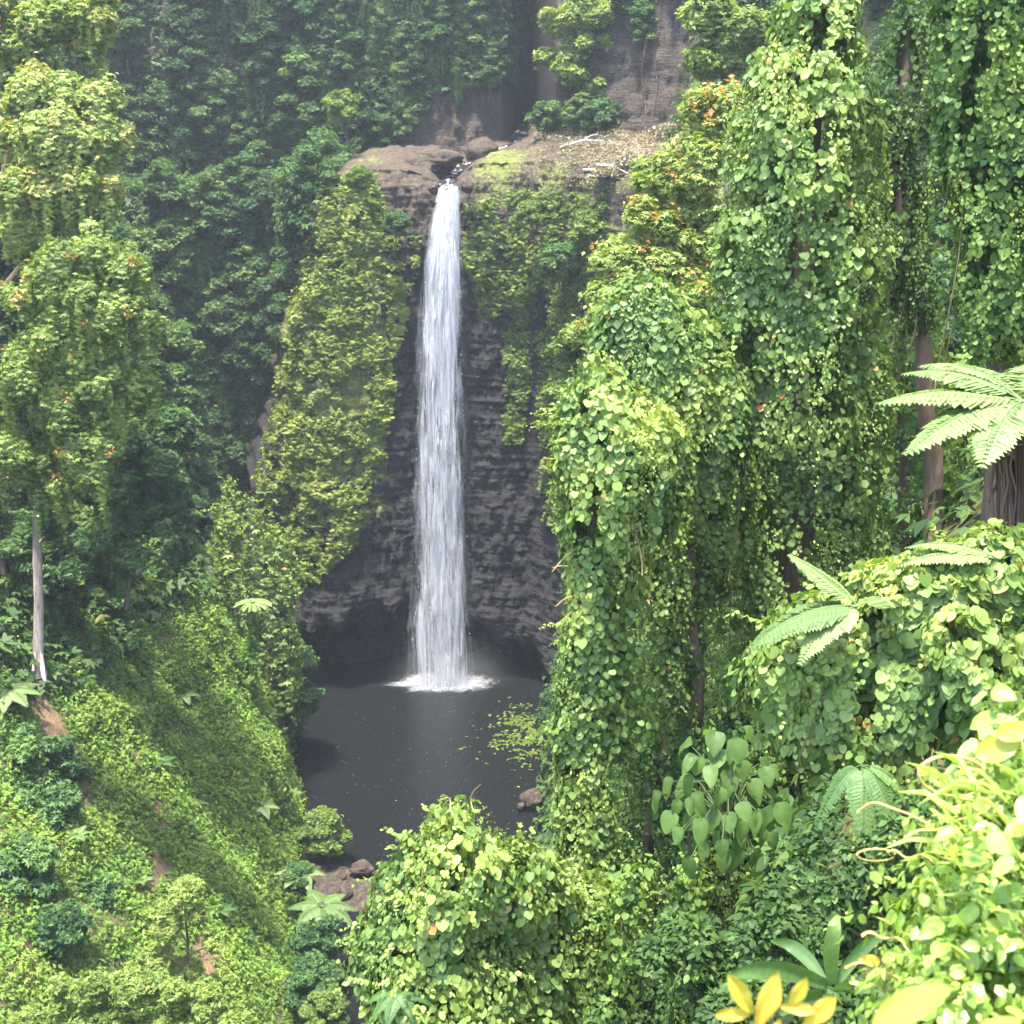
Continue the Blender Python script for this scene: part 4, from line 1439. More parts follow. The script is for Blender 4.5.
# pale trees on the right between the fall and the tower
def px_tree(name, label, clumps, n, leaf, mat, trunk_px, Y, tr, bark='bark', tm=TUFT, tint0=.45, base_z=None, drape=0, orange=0, group=None, flat=.8, cat='tree', seed=1, droop=.5, tv=.14):
    r = np.random.default_rng(seed)
    b0 = P(*trunk_px[-1], Y)
    bz = b0[2] if base_z is None else base_z
    root = thing(name, label, cat, (b0[0], b0[1], bz), group)
    cl = [np.append(P(x, y, yy), R_at(rr, P(x, y, yy))) for x, y, yy, rr in clumps]
    pts = [np.array([b0[0], b0[1], bz])] + [P(x, y, Y) for x, y in trunk_px[::-1]]
    b = MB()
    n_ = len(pts)
    t = np.linspace(0, n_ - 1, n_ * 5)
    pts = np.array(pts)
    path = np.stack([np.interp(t, np.arange(n_), pts[:, i]) for i in range(3)], 1)
    path[:, 0] += .1 * np.sin(path[:, 2] * .9)
    b.tube(path, np.linspace(tr, tr * .5, len(path)), 8, .4, .3)
    for c in cl:
        j = np.argmin(np.linalg.norm(path - (c[:3] - np.array([0, 0, c[3] * 1.3])), axis=1))
        p0, p2 = path[j], c[:3]
        b.tube([p0, (p0 + p2) / 2 + np.array([0, 0, .2 * c[3]]), p2], [tr * .4, tr * .28, tr * .12], 5)
    b.build('trunk', M[bark], root)
    b = MB()
    sub = []
    for c in cl:
        for q in range(9):
            dd = rdir(1, r)[0]
            sub.append(np.append(c[:3] + dd * c[3] * .62 * np.array([1, 1, .8]), c[3] * (.24 + .34 * r.random())))
    crown_leaves(b, sub, n, leaf, tm, flat, tint0=tint0, r=r, droop=droop, tvar=tv)
    sub = np.array(sub)
    for j in range(drape):
        c = sub[r.integers(len(sub))]
        a = r.random() * 6.28
        L = c[3] * (1.2 + 2.8 * r.random() ** 1.5)
        m = int(L / (leaf * .4)) + 2
        zz = c[2] - np.linspace(0, L, m)
        pos = np.stack([c[0] + c[3] * .9 * math.cos(a) + r.normal(0, .08, m), c[1] + c[3] * .9 * math.sin(a) + r.normal(0, .08, m), zz], 1)
        out = np.array([math.cos(a), math.sin(a), .25])
        b.leaves(tm, pos, np.array([[0, 0, -1.]]) + rdir(m, r) * .4, out + rdir(m, r) * .5, leaf * (.55 + .6 * r.random(m)), np.clip(tint0 + .03 + r.normal(0, .13, m), 0, .92))
    b.build('crown', M[mat], root)
    if orange:
        b = MB()
        k = r.integers(len(sub), size=orange)
        for i in k:
            c = sub[i]
            dd = rdir(1, r)[0]
            dd[2] = abs(dd[2])
            if dd[1] > .3:
                dd[1] *= -1
            m = 16
            pos = c[:3] + dd * c[3] * 1.05 + rdir(m, r) * .28
            b.leaves(tm, pos, rdir(m, r) + dd, dd + rdir(m, r) * .4 + np.array([0, 0, .4]), leaf * .8, r.random(m))
        b.build('orange_leaves', M['orange'], root)
    return root


px_tree('broadleaf_tree', 'bushy light green tree with orange new leaves between the fall and the tall vine column',
        [(715, 115, 66, 34), (690, 165, 66, 42), (655, 215, 66, 44), (640, 265, 66, 46), (700, 235, 66, 46), (625, 300, 65, 38), (690, 300, 65, 40), (600, 330, 65, 26), (655, 175, 67, 24)],
        46000, .19, 'pale', [(690, 190), (670, 320), (665, 420)], 66.5, .3, base_z=8, tint0=.72, drape=120, orange=60, seed=31, tv=.16)
px_tree('broadleaf_tree', 'leaning light tree hanging over the rock wall left of the front stump',
        [(575, 345, 92, 26), (590, 390, 92, 24), (560, 385, 92, 18), (578, 440, 92, 20), (568, 490, 92, 18), (585, 520, 92, 18), (560, 525, 92, 12)],
        20000, .22, 'pale', [(600, 380), (605, 480)], 92.5, .2, base_z=6, tint0=.2, drape=40, seed=32)
px_tree('broadleaf_tree', 'pale leaved tree before the grey upper cliff',
        [(560, 20, 156, 22), (590, 15, 156, 24), (585, 50, 156, 24), (570, 75, 156, 20), (600, 85, 156, 18), (548, 60, 157, 14), (612, 45, 156, 14)],
        16000, .34, 'pale', [(582, 50), (584, 100), (586, 128)], 157, .2, 'palebark', tint0=.6, seed=33)
px_tree('broadleaf_tree', 'pale feathery tree left of the top of the tall vine column',
        [(705, 15, 100, 28), (735, 30, 100, 32), (715, 60, 100, 28), (745, 75, 100, 24), (760, 30, 100, 28)],
        20000, .25, 'pale', [(725, 50), (725, 120), (728, 200)], 100.5, .25, 'palebark', base_z=36, tint0=.5, seed=34)
# trees at the left edge
px_tree('broadleaf_tree', 'high pale crown with a few orange leaves in the upper left corner',
        [(15, 20, 92, 40), (55, 15, 92, 34), (30, 60, 92, 30), (75, 40, 92, 26), (100, 10, 92, 26)],
        26000, .25, 'pale', [(30, 40), (10, 150), (-25, 300)], 92.5, .3, base_z=36, tint0=.66, drape=80, orange=8, seed=35)
px_tree('broadleaf_tree', 'large pale yellow green domed tree at the left edge',
        [(45, 100, 86, 36), (85, 110, 86, 34), (20, 130, 86, 36), (105, 135, 86, 26), (60, 145, 85, 42), (30, 180, 85, 38), (90, 180, 85, 34), (60, 210, 85, 34), (15, 225, 85, 28)],
        44000, .23, 'pale', [(62, 140), (40, 240), (-25, 330)], 86.5, .32, base_z=30, tint0=.78, drape=320, seed=36, droop=1.1, flat=1.15)
px_tree('broadleaf_tree', 'creeper curtained tree with orange leaf tips below the domed tree',
        [(95, 245, 78, 30), (125, 275, 78, 34), (60, 275, 78, 36), (25, 290, 78, 34), (95, 310, 77, 40), (140, 320, 78, 26), (50, 340, 77, 40), (15, 370, 77, 36), (100, 370, 77, 36), (60, 410, 77, 34), (130, 390, 78, 28), (30, 450, 77, 34), (85, 455, 77, 34), (55, 490, 77, 26)],
        56000, .21, 'pale', [(80, 300), (40, 420), (-30, 520)], 78.5, .3, base_z=24, tint0=.46, drape=520, orange=40, seed=37, droop=1.2, flat=1.2)
px_tree('broadleaf_tree', 'blue green leafy tree below the curtained tree above the slope',
        [(120, 440, 92, 30), (150, 470, 92, 28), (170, 430, 94, 26), (110, 490, 91, 28), (150, 520, 92, 26), (175, 500, 94, 24), (95, 540, 90, 24), (130, 560, 91, 24), (180, 550, 96, 18), (75, 570, 89, 20)],
        36000, .24, 'forest', [(135, 470), (130, 560), (128, 610)], 92.5, .25, tint0=.62, drape=60, seed=38)
# bare pale trunk
root = thing('bare_trunk', 'tall bare pale tree trunk standing at the left of the slope', 'tree', P(40, 672, 84))
b = MB()
pts = np.array([P(41, 676, 84), P(38, 655, 84), P(38, 600, 84), P(37, 560, 84), P(36, 516, 84)])
b.tube(pts, [.42, .34, .29, .27, .24], 9, .5, .4)
for (x, y) in ((33, 672), (45, 683)):
    b.tube([P(38, 640, 84), P((38 + x) / 2, 655, 83.7), P(x, y, 83.5)], [.14, .13, .1], 6)
for (x0, y0, x1, y1) in ((37, 545, 44, 537), (37, 575, 32, 568), (36, 522, 34, 508)):
    b.tube([P(x0, y0, 84), P((x0 + x1) / 2, (y0 + y1) / 2, 83.9), P(x1, y1, 83.8)], [.10, .07, .03], 6)
b.build('trunk', M['palebark'], root)

# draped columns standing at the near corner of the pool
def column(label, chains, n, leaf, mat, seed, tint0, Y, trunk, **kw):
    p = P(*trunk[-1], Y)
    root = thing('vine_covered_tree', label, 'tree', p)
    trunk_of(root, [P(*q, Y) for q in trunk[::-1]], .22, .12)
    vine_mass(root, chains, n, leaf, tm=TUFT, mat=mat, seed=seed, tint0=tint0, **kw)
    return root


column('tall twin topped vine column standing beside the left edge of the pool',
       [[(228, 480, 117, 7), (228, 530, 117, 13), (232, 600, 117, 20), (240, 680, 117, 24)], [(246, 500, 117, 9), (250, 530, 117, 15), (262, 560, 117, 22), (272, 620, 117, 24), (275, 690, 117, 26)],
        [(210, 560, 117, 16), (215, 620, 117, 18), (228, 690, 117, 20)], [(280, 540, 117, 12), (290, 580, 117, 14)]],
       22000, .36, 'pale', 41, .36, 117.6, [(246, 510), (250, 600), (252, 720)], lump=.3, freq=(.5, .5, .18), strands=80, strand_len=(1.5, 6), depth=.5)
root = column('slim vine column under a pale star of leaves in front of the twin topped column',
       [[(252, 612, 110, 6), (250, 650, 110, 8), (249, 700, 110, 10)]],
       3000, .32, 'creeper', 42, .4, 110.2, [(252, 606), (250, 700)], lump=.3, freq=(.5, .5, .18), strands=40, strand_len=(1, 4))
b = MB()
c = P(253, 604, 110)
for i in range(12):
    a = i * 2.4
    pth = [c + np.array([math.cos(a) * r_, math.sin(a) * r_, .5 * r_ - .38 * r_ * r_]) for r_ in np.linspace(0, 1.35, 7)]
    pth = np.array(pth)
    k = 10
    t = np.linspace(.15, 1, k)
    pp = np.stack([np.interp(t * 6, np.arange(7), pth[:, j]) for j in range(3)], 1)
    dr = unit(np.gradient(pp, axis=0))
    sd = np.cross(dr, [0, 0, 1])
    for s in (-1, 1):
        b.leaves(OVAL, pp, dr * .8 + s * sd, np.tile([0, 0, 1.], (k, 1)), .36, .75)
b.build('leaf_star', M['frond'], root)
column('square topped hanging creeper block on the upper slope',
       [[(88, 636, 92, 15), (86, 670, 92, 17), (92, 710, 92, 18)]], 7000, .30, 'creeper', 43, .28, 92.4, [(88, 640), (90, 720)], lump=.4, freq=(.6, .6, .2), strands=70, strand_len=(1, 3.5))
px_tree('creeper_tree', 'pale creeper smothered tree on the lower slope',
        [(185, 890, 66, 17), (165, 920, 66, 18), (155, 955, 66, 16), (150, 985, 66, 18), (200, 915, 66, 13), (215, 945, 66, 10), (210, 985, 66, 12), (185, 970, 66.4, 16)],
        16000, .16, 'pale', [(185, 915), (188, 1010)], 66.4, .12, tint0=.68, drape=30, seed=51)
px_tree('creeper_tree', 'arched vine covered thicket along the bottom left edge',
        [(30, 1020, 50, 20), (60, 995, 50, 22), (95, 985, 50, 24), (130, 985, 50, 24), (165, 990, 50, 24), (200, 1000, 50, 22), (230, 1020, 50, 20), (110, 1025, 50, 30), (170, 1030, 50, 30), (60, 1035, 50, 30)],
        34000, .145, 'pale', [(120, 1000), (120, 1080)], 50.4, .2, base_z=8, tint0=.46, drape=200, seed=52)
# red earth showing on the slope and dead stems
root = thing('dead_stem', 'pale dead stem lying down the exposed red earth at the lower left', 'dead wood', P(30, 975, 69))
b = MB()
b.tube([P(29, 975, 69), P(31, 945, 69.3), P(26, 905, 69.8)], [.13, .11, .07], 6)
b.build('trunk', M['palebark'], root)

# dry brush and fallen branches on the shelf
def on_shelf(px, py):
    m = (sgp == 1) | ((sgp == 0) & (CLp[:, 2] > 48))
    i = np.where(m)[0]
    j = i[np.argmin((cu[i] - px) ** 2 + (cv[i] - py) ** 2)]
    return CLp[j]


for (px, py, s, lab) in [(640, 165, 1.9, 'low heap of dry tan brush on the shelf right of the fall'), (672, 135, 2.0, 'grey brown dry shrub at the foot of the grey cliff'),
                         (612, 175, 1.4, 'smaller patch of dry brush beside the fallen branches'), (660, 190, 1.5, 'dry brush at the edge of the bare tan soil')]:
    p = on_shelf(px, py)
    root = thing('brush_pile', lab, 'brush', p)
    b = MB()
    n = 2600
    dd = rdir(n)
    dd[:, 2] = abs(dd[:, 2])
    b.leaves(TUFT, p + dd * s * np.array([1.3, 1.0, .55]) * (.3 + .7 * rng.random((n, 1))), dd + rdir(n), dd + rdir(n) * .7, .22, .8 * rng.random(n))
    b.build('foliage', M['dry'], root)
    b = MB()
    for i in range(14):
        a = rdir(1)[0]
        a[2] = abs(a[2]) * .7
        b.tube([p, p + a * s * .7, p + a * s * 1.3 + np.array([0, 0, .1])], [.05, .04, .02], 4)
    b.build('twig', M['deadwood'], root)
for (x0, y0, x1, y1, lab) in [(583, 173, 618, 182, 'long pale fallen branch on the shelf'), (600, 180, 580, 188, 'short pale fallen branch below the long one'), (560, 150, 605, 145, 'thin fallen pole on the shelf behind the moss'), (598, 168, 626, 178, 'forked pale branch beside the long fallen branch')]:
    p0, p1 = on_shelf(x0, y0), on_shelf(x1, y1)
    root = thing('fallen_branch', lab, 'branch', p0)
    b = MB()
    md = (p0 + p1) / 2 + np.array([0, 0, .7])
    b.tube([p0 + np.array([0, 0, .3]), md, p1 + np.array([0, 0, .4])], [.13, .11, .05], 6)
    b.tube([md, md + np.array([.8, -.4, .5]), md + np.array([1.5, -.5, .6])], [.06, .05, .03], 5)
    b.build('branch', M['deadwood'], root)

# ------------------------------------------------------------------ ferns
def frond(root, base, tipdir, length, arch, mat, width=.30, pairs=22, tint0=.5, twist=0.0, tri=True, r=rng, name='frond'):
    """one fern frond: an arched midrib with toothed side leaflets"""
    h = unit(np.array([tipdir[0], tipdir[1], 0.]))
    el = tipdir[2]
    t = np.linspace(0, 1, 16)
    path = np.array(base) + h[None, :] * (length * (t - .12 * arch * t * t))[:, None] + np.array([0, 0, 1.]) * (length * (el * t - arch * t * t))[:, None]
    b = MB()
    b.tube(path, np.linspace(.016, .004, 16) * length / 1.5, 5, .35)
    for i in range(pairs):
        f = .12 + .87 * (i + .5) / pairs
        p0 = np.array([np.interp(f, t, path[:, j]) for j in range(3)])
        d = unit(np.array([np.interp(min(f + .03, 1), t, path[:, j]) - np.interp(f - .03, t, path[:, j]) for j in range(3)]))
        sd0 = unit(np.cross(d, [0, 0, 1.]))
        up0 = np.cross(sd0, d)
        ca, sa = math.cos(twist), math.sin(twist)
        sd, up = sd0 * ca + up0 * sa, up0 * ca - sd0 * sa
        L = length * width * (min(1, f / .34) ** .55 * min(1, 1.12 * (1 - f) + .03) ** .72) * (.9 + .2 * r.random())
        for s in (-1, 1):
            k = max(5, int(9 * L / (length * width)))
            q = np.linspace(.06, 1, k)
            ax = unit(sd * s * .93 + d * .37)
            pp = p0 + ax[None, :] * (q * L)[:, None] - up[None, :] * (.16 * L * q * q)[:, None]
            lw = length * width * .09 * (1.05 - q) ** .6 * (.45 + .55 * L / (length * width)) + .003
            sp = np.cross(ax, up)
            for s2 in (-1, 1):
                b.leaves(LANCE_W, pp, np.tile(s2 * sp + ax * .55, (k, 1)), np.tile(up, (k, 1)) + rdir(k, r) * .12, lw, np.clip(tint0 + r.normal(0, .08, k), 0, 1))
            b.leaves(LANCE_W, p0[None, :], ax[None, :] - up[None, :] * .12, up[None, :], L, tint0 + .05)
    return b.build(name, M[mat], root)


LANCE_W = _oval(.22, .1)


def tree_fern(label, px, py, Y, specs, mat='frond', trunk=None, tr=.12, cat='fern', tint0=.5, width=.34, pairs=24):
    c = P(px, py, Y)
    basep = c if trunk is None else P(trunk[0], trunk[1], Y)
    root = thing('tree_fern', label, cat, basep)
    if trunk is not None:
        b = MB()
        path = np.stack([np.linspace(basep[j], c[j], 10) for j in range(3)], 1)
        b.tube(path, np.linspace(tr * 1.4, tr, 10), 10, .4, .3)
        b.build('trunk', M['root'], root)
    for (az, el, L, arch) in specs:
        a = math.radians(az)
        frond(root, c, (math.cos(a), math.sin(a), el), L, arch, mat, width=width, pairs=pairs, tint0=tint0 + .1 * rng.normal())
    return root


# az 0 = to the right, 90 = away, 180 = to the left, 270 = towards the viewpoint
t9 = tree_fern('large pale tree fern with spreading fronds at the right edge', 1024, 402, 19.6,
          [(178, .28, 2.15, .30), (205, .16, 2.15, .42), (150, .55, 1.85, .42), (235, .18, 1.9, .5), (120, .5, 2.1, .4), (192, -.02, 1.9, .34), (20, .4, 2.1, .4), (320, .2, 2.1, .5), (60, .5, 2.1, .4)],
          trunk=(1012, 1000), tr=.11, tint0=.55)
b = MB()
for i in range(26):
    x = 996 + 30 * rng.random()
    y0 = 435 + 25 * rng.random()
    L = 40 + 70 * rng.random()
    Yr = 19.35 + .4 * rng.random()
    b.tube([P(x, y0, Yr), P(x + rng.normal(0, 3), y0 + L / 2, Yr), P(x + rng.normal(0, 4), y0 + L, Yr)], .014 + .012 * rng.random(), 5, .4, .3)
b.build('aerial_roots', M['root'], t9)
tree_fern('pale tree fern whose fronds hang over the left of the right hand mound', 858, 606, 17.2,
          [(190, .16, 1.6, .5), (216, .1, 1.15, .6), (150, .75, 1.0, .2), (20, .3, .9, .4)], tint0=.52, width=.36, pairs=26)
tree_fern('pale fern fronds lying above the mound below the large tree fern', 1000, 560, 17.6,
          [(176, .26, 1.4, .35), (155, .4, 1.3, .4), (20, .3, 1.2, .4)], tint0=.68, width=.26)
tree_fern('dark fern hanging under the right hand mound', 862, 765, 15.5,
          [(205, .02, .8, 1.1), (262, .0, .95, 1.3), (300, .0, 1.0, 1.2), (340, .1, .8, .9)], mat='frond_dark', tint0=.5, width=.28)
tree_fern('pale fern standing at the outlet of the pool beside the slope', 322, 906, 86,
          [(0, .3, 2.6, .45), (50, .35, 2.4, .4), (120, .4, 2.6, .4), (180, .3, 2.6, .4), (230, .25, 2.6, .45), (285, .2, 2.8, .5), (330, .25, 2.8, .5)], trunk=(322, 945), tr=.12, tint0=.25)
tree_fern('grey green fern at the left edge of the slope', 8, 690, 80,
          [(0, .25, 2.2, .4), (40, .3, 2.2, .4), (320, .2, 2.2, .45), (280, .2, 2.2, .5), (230, .2, 2.0, .5), (110, .4, 2.0, .4)], tint0=.6)
tree_fern('bright fern star on the middle of the slope', 262, 806, 99,
          [(0, .3, 1.5, .45), (60, .3, 1.5, .4), (120, .4, 1.5, .4), (180, .3, 1.6, .4), (240, .25, 1.6, .45), (300, .2, 1.6, .5)], tint0=.7, mat='frond')
tree_fern('small fern on the upper slope', 184, 694, 100,
          [(0, .3, 1.4, .45), (60, .3, 1.4, .4), (120, .4, 1.4, .4), (180, .3, 1.4, .4), (240, .25, 1.4, .45), (300, .2, 1.4, .5)], tint0=.55)
tree_fern('bright fern at the right rim of the slope above the outlet', 300, 872, 92,
          [(0, .3, 2.0, .45), (60, .3, 1.8, .4), (120, .4, 1.8, .4), (180, .3, 2.0, .4), (240, .25, 2.0, .45), (300, .2, 2.2, .5)], tint0=.6)
sf = []
for i in range(2):
    rt = thing('small_fern', None, None, (0, 0, 0))
    for j in range(7):
        a = j * .9 + .4 * i + .3 * rng.random()
        frond(rt, (0, 0, .1), (math.cos(a), math.sin(a), .35 + .3 * rng.random()), .9 + .3 * rng.random(), .45, ('frond', 'frond_dark')[i], width=.3, pairs=12, tint0=.45)
    sf.append(rt)
ferns = Kind(sf)
for p in poisson(HLp[slope], 2.6, 60):
    ferns.put(p + np.array([.3, -.2, .3]), .6 + .7 * random.random(), 'small fern growing in the bright creeper on the slope left of the pool', 'fern', 'small ferns on the creeper slope')
for p in poisson(CLp[lft], 2.5, 22):
    ferns.put(p + np.array([0, -.5, .2]), .7 + .5 * random.random(), 'small fern hanging on the rock buttress left of the fall', 'fern', 'small ferns on the rock buttress')
ferns.clean()
tree_fern('small fern growing out of the front mound', 400, 990, 22.6,
          [(180, .15, .7, .6), (215, .1, .7, .7), (250, .1, .7, .7), (300, .1, .6, .7), (350, .15, .7, .6)], tint0=.5, mat='frond_dark')

# broad leaved shrub
root = thing('broadleaf_shrub', 'shrub with large drooping green leaves low in front of the dark vines', 'shrub', P(725, 860, 16.4))
b = MB()
c = P(728, 800, 16.4)
st = MB()
spots = [(672, 815, 1), (660, 795, 2), (690, 860, 1), (752, 855, 1), (770, 770, 2), (722, 760, 2), (690, 745, 3), (760, 740, 3), (742, 805, -1), (702, 822, -1), (722, 842, -1), (690, 800, 0), (700, 760, 1), (735, 745, 1), (765, 770, 0), (755, 815, 0), (705, 845, 0), (735, 850, 0), (680, 830, 0), (720, 790, 0), (750, 790, 1), (770, 835, 1), (715, 735, 2), (745, 730, 2), (690, 780, 2), (775, 800, 2), (728, 815, 0), (740, 832, 0), (712, 812, 0)]
TARO = (np.array([(0, 0, 0), (0, 1, -.22), (-.25, -.12, .03), (-.46, .08, .03), (-.40, .3, .05), (-.47, .42, -.02), (-.28, .6, .0), (-.26, .76, -.1), (.25, -.12, .03), (.46, .08, .03), (.40, .3, .05), (.47, .42, -.02), (.28, .6, .0), (.26, .76, -.1)]),
        [[0, 1, 7, 6, 5, 4, 3, 2], [0, 8, 9, 10, 11, 12, 13, 1]])
q_ = np.random.default_rng(5)
spots += [(726 + 58 * math.cos(a) * q, 800 + 62 * math.sin(a) * q, int(3 * q_.random())) for a, q in zip(np.arange(26) * 2.4, np.linspace(.15, 1, 26) ** .6)]
TARO_F = (blade(.44, 12, droop=.3, fold=.3, wave=.05, heart=.22, peak=.28), blade(.36, 12, droop=.4, fold=.4, wave=.07, heart=.2, peak=.3))
for i, (x, y, dd) in enumerate(spots):
    p = P(x, y, 16.0 + .35 * dd)
    out = unit(p - c + np.array([0, -.5, 0]))
    st.tube([c + np.array([0, 0, -.3]), (c + p) / 2 + np.array([0, 0, .12]), p], [.012, .010, .007], 5)
    b = MB()
    b.leaves(TARO_F[i % 2], p[None, :], (out * .55 + np.array([0, 0, -.75]))[None, :] + rdir(1) * .2, (out * .55 + np.array([0, -.25,   .8]))[None, :] + rdir(1) * .4, .19 + .12 * rng.random(), .05 + .3 * rng.random() + .1 * (i in (8, 19)))
    b.build('leaf', M['broad'], root)
st.build('stalk', M['stalk'], root)

# bird's nest fern
root = thing('nest_fern', 'strap leaved nest fern with one upright blade near the bottom right', 'fern', P(828, 985, 12))
def strap(pts, Y, w, mat='frond_dark', tint=.6, yaw=.3):
    b = MB()
    pw = np.array([P(x, y, Y + dy) for x, y, dy in pts])
    t = np.linspace(0, len(pw) - 1, 18)
    path = np.stack([smooth_interp(t, np.arange(len(pw)), pw[:, i]) for i in range(3)], 1)
    d = unit(np.gradient(path, axis=0))
    sd = unit(np.cross(d, np.array([.2, -1., yaw])))
    f = np.linspace(0, 1, 18)
    ww = w * np.sin(np.pi * np.clip(.10 + .9 * f, 0, 1)) ** .6
    up = np.cross(sd, d)
    V = np.stack([path - sd * ww[:, None] + up * (ww * .3)[:, None], path - sd * (ww * .5)[:, None] + up * (ww * .08)[:, None], path, path + sd * (ww * .5)[:, None] + up * (ww * .08)[:, None], path + sd * ww[:, None] + up * (ww * .3)[:, None]], 1)
    b.grid(V, tint)
    b.build('frond', M[mat], root)
strap([(832, 985, 0), (830, 955, -.1), (833, 930, -.1), (838, 914, 0)], 12, .085, tint=.85)
strap([(828, 985, 0), (790, 972, -.3), (755, 970, -.5), (728, 976, -.6)], 12, .09, tint=.55)
strap([(834, 985, 0), (850, 962, .2), (872, 940, .3), (890, 932, .3)], 12, .07, tint=.4)
strap([(826, 985, 0), (808, 960, .3), (790, 945, .5), (770, 940, .5)], 12, .07, tint=.35)
strap([(830, 990, 0), (850, 985, -.3), (880, 990, -.5)], 12, .08, tint=.4)
strap([(822, 992, 0), (800, 1000, -.4), (775, 1015, -.6)], 12, .08, tint=.45)
# undergrowth shrubs low at the right, leaves tinted dark to stand for shade
for (px, py, Y, rr, n, leaf, tint, lab) in [
        (800, 930, 15, 60, 6000, .10, .16, 'dark small leaved shrub behind the nest fern'),
        (700, 950, 19, 60, 6000, .12, .16, 'dark small leaved shrub left of the nest fern'),
        (880, 880, 14, 60, 5200, .10, .16, 'dark shrub under the hanging fern'),
        (765, 1010, 13, 60, 5200, .09, .16, 'low dark shrub at the bottom edge behind the yellow leaves'),
        (640, 1000, 23, 50, 5200, .13, .16, 'leafy shrub at the bottom edge beside the front mound'),
        (850, 1010, 12.5, 50, 4000, .09, .16, 'low shrub at the bottom edge right of the nest fern'),
        (930, 830, 13, 50, 5000, .10, .16, 'dark shrub behind the bright corner bush')]:
    rr_ = rr
    px_tree('understory_shrub', lab, [(px, py, Y, rr * .6), (px - rr * .6, py + rr * .2, Y, rr * .5), (px + rr * .6, py + rr * .2, Y, rr * .5), (px - rr * .2, py - rr * .4, Y + .5, rr * .45), (px + rr * .3, py + rr * .6, Y, rr * .6)],
            n * 3 // 4, leaf, 'vine_small', [(px, py), (px, py + rr)], Y + .2, .03, tint0=tint, tm=OVAL, cat='shrub', seed=int(px))
fm = np.where((HRp[:, 1] > 1.5) & (HRp[:, 1] < 30) & (ru > 480) & (ru < 1400) & (rv_ > 400) & (rv_ < 1700))[0]
cover('undergrowth', 'dark ground plants on the bank below the viewpoint', HRp[fm], HRn[fm], 60000, .16, OVAL, 'under', .5, .6)

# ------------------------------------------------------------------ plants close by
root = thing('climber_bush', 'sunlit pale leaved climber bush close by in the lower right corner', 'bush', P(1030, 1060, 4.6))
chains = [[(985, 890, 4.8, 46), (1000, 940, 4.7, 70), (1020, 1010, 4.5, 100), (1020, 1080, 4.4, 120)], [(1010, 800, 5.2, 40), (1035, 850, 5.0, 70)], [(1030, 720, 5.6, 36), (1050, 780, 5.4, 50)],
          [(930, 990, 4.4, 40), (940, 1040, 4.3, 70)]]
vine_mass(root, chains, 13000, .055, tm=_oval(.3), seed=61, mat='near', lump=.10, freq=(4, 4, 3), tint0=.38, strands=8, strand_len=(.1, .3), gap=.2, depth=.15, inner=.6)
b = MB()
r = np.random.default_rng(78)
BL1, BL2 = blade(.24, droop=.25), blade(.42, droop=.2, heart=.2, peak=.3)
for i in range(96):
    x, y = 905 + 125 * r.random() ** .8, 690 + 320 * r.random()
    if x < 985 - .22 * (y - 690):
        x = 985 - .22 * (y - 690) + 40 * r.random()
    Yb = 4.2 + .5 * r.random() + .9 * (y < 800)
    b = MB()
    b.leaves((BL1, BL2)[i % 2], P(x, y, Yb)[None, :], unit(np.array([[-.8 + 1.1 * r.random(), -.5 + .5 * r.random(), -.3 + .5 * r.random()]])), np.array([[-.1, -.45, 1.]]) + rdir(1, r) * .35, .045 + .07 * r.random(), .2 + .6 * r.random())
    b.build('leaf', M['near'], root)
b = MB()
r = np.random.default_rng(77)
for i in range(70):
    x = 900 + 130 * r.random()
    y = 780 + 240 * r.random()
    if x < 960 - .2 * (y - 780):
        x += 40
    Yb = 4.3 + .6 * r.random()
    p0 = P(x, y, Yb)
    dr = unit(np.array([-.9 + .9 * r.random(), -.3 + .6 * r.random(), .1 + .7 * r.random()]))
    L = .12 + .16 * r.random()
    b = MB()
    b.leaves(_oval(.05, .3), p0[None, :], dr[None, :], np.array([[0, -.4, 1.]]) + rdir(1) * .3, L, .4 + .5 * r.random())
    b.build('grass_blade', M['near'], root)
def loop_path(cx, cy, rx, ry, Y, a0, a1, n=26, tilt=0):
    a = np.radians(np.linspace(a0, a1, n))
    return [P(cx + rx * np.cos(q) - tilt * ry * np.sin(q), cy - ry * np.sin(q), Y + .06 * np.cos(q)) for q in a]
for pth, rad in [(loop_path(953, 776, 34, 20, 5, 20, 345, tilt=.2), .0085), (loop_path(876, 855, 19, 6, 5, 10, 340), .005),
                 ([P(888, 852, 5), P(905, 855, 4.9), P(925, 858, 4.8), P(950, 870, 4.7)], .005),
                 ([P(858, 812, 5), P(885, 803, 4.9), P(925, 825, 4.85), P(975, 850, 4.8)], .006),
                 ([P(862, 936, 4.6), P(880, 935, 4.6), P(900, 942, 4.6), P(915, 955, 4.5)], .007),
                 ([P(905, 838, 4.9), P(935, 828, 4.9), P(960, 822, 4.8), P(1000, 800, 4.8)], .006),
                 ([P(970, 740, 5.2), P(985, 745, 5.2), P(1010, 722, 5.3), P(1030, 700, 5.4)], .006),
                 ([P(845, 968, 4.5), P(875, 965, 4.5), P(905, 985, 4.4), P(935, 1000, 4.4)], .005)]:
    b = MB()
    pth = np.array(pth)
    if len(pth) < 8:
        tq = np.linspace(0, len(pth) - 1, 22)
        pth = np.stack([smooth_interp(tq, np.arange(len(pth)), pth[:, i]) for i in range(3)], 1)
        pth[:, 2] += .012 * np.sin(tq * 4.1)
    b.tube(pth, np.linspace(rad, rad * .35, len(pth)), 6)
    b.build('tendril', M['tendril'], root)
b = MB()
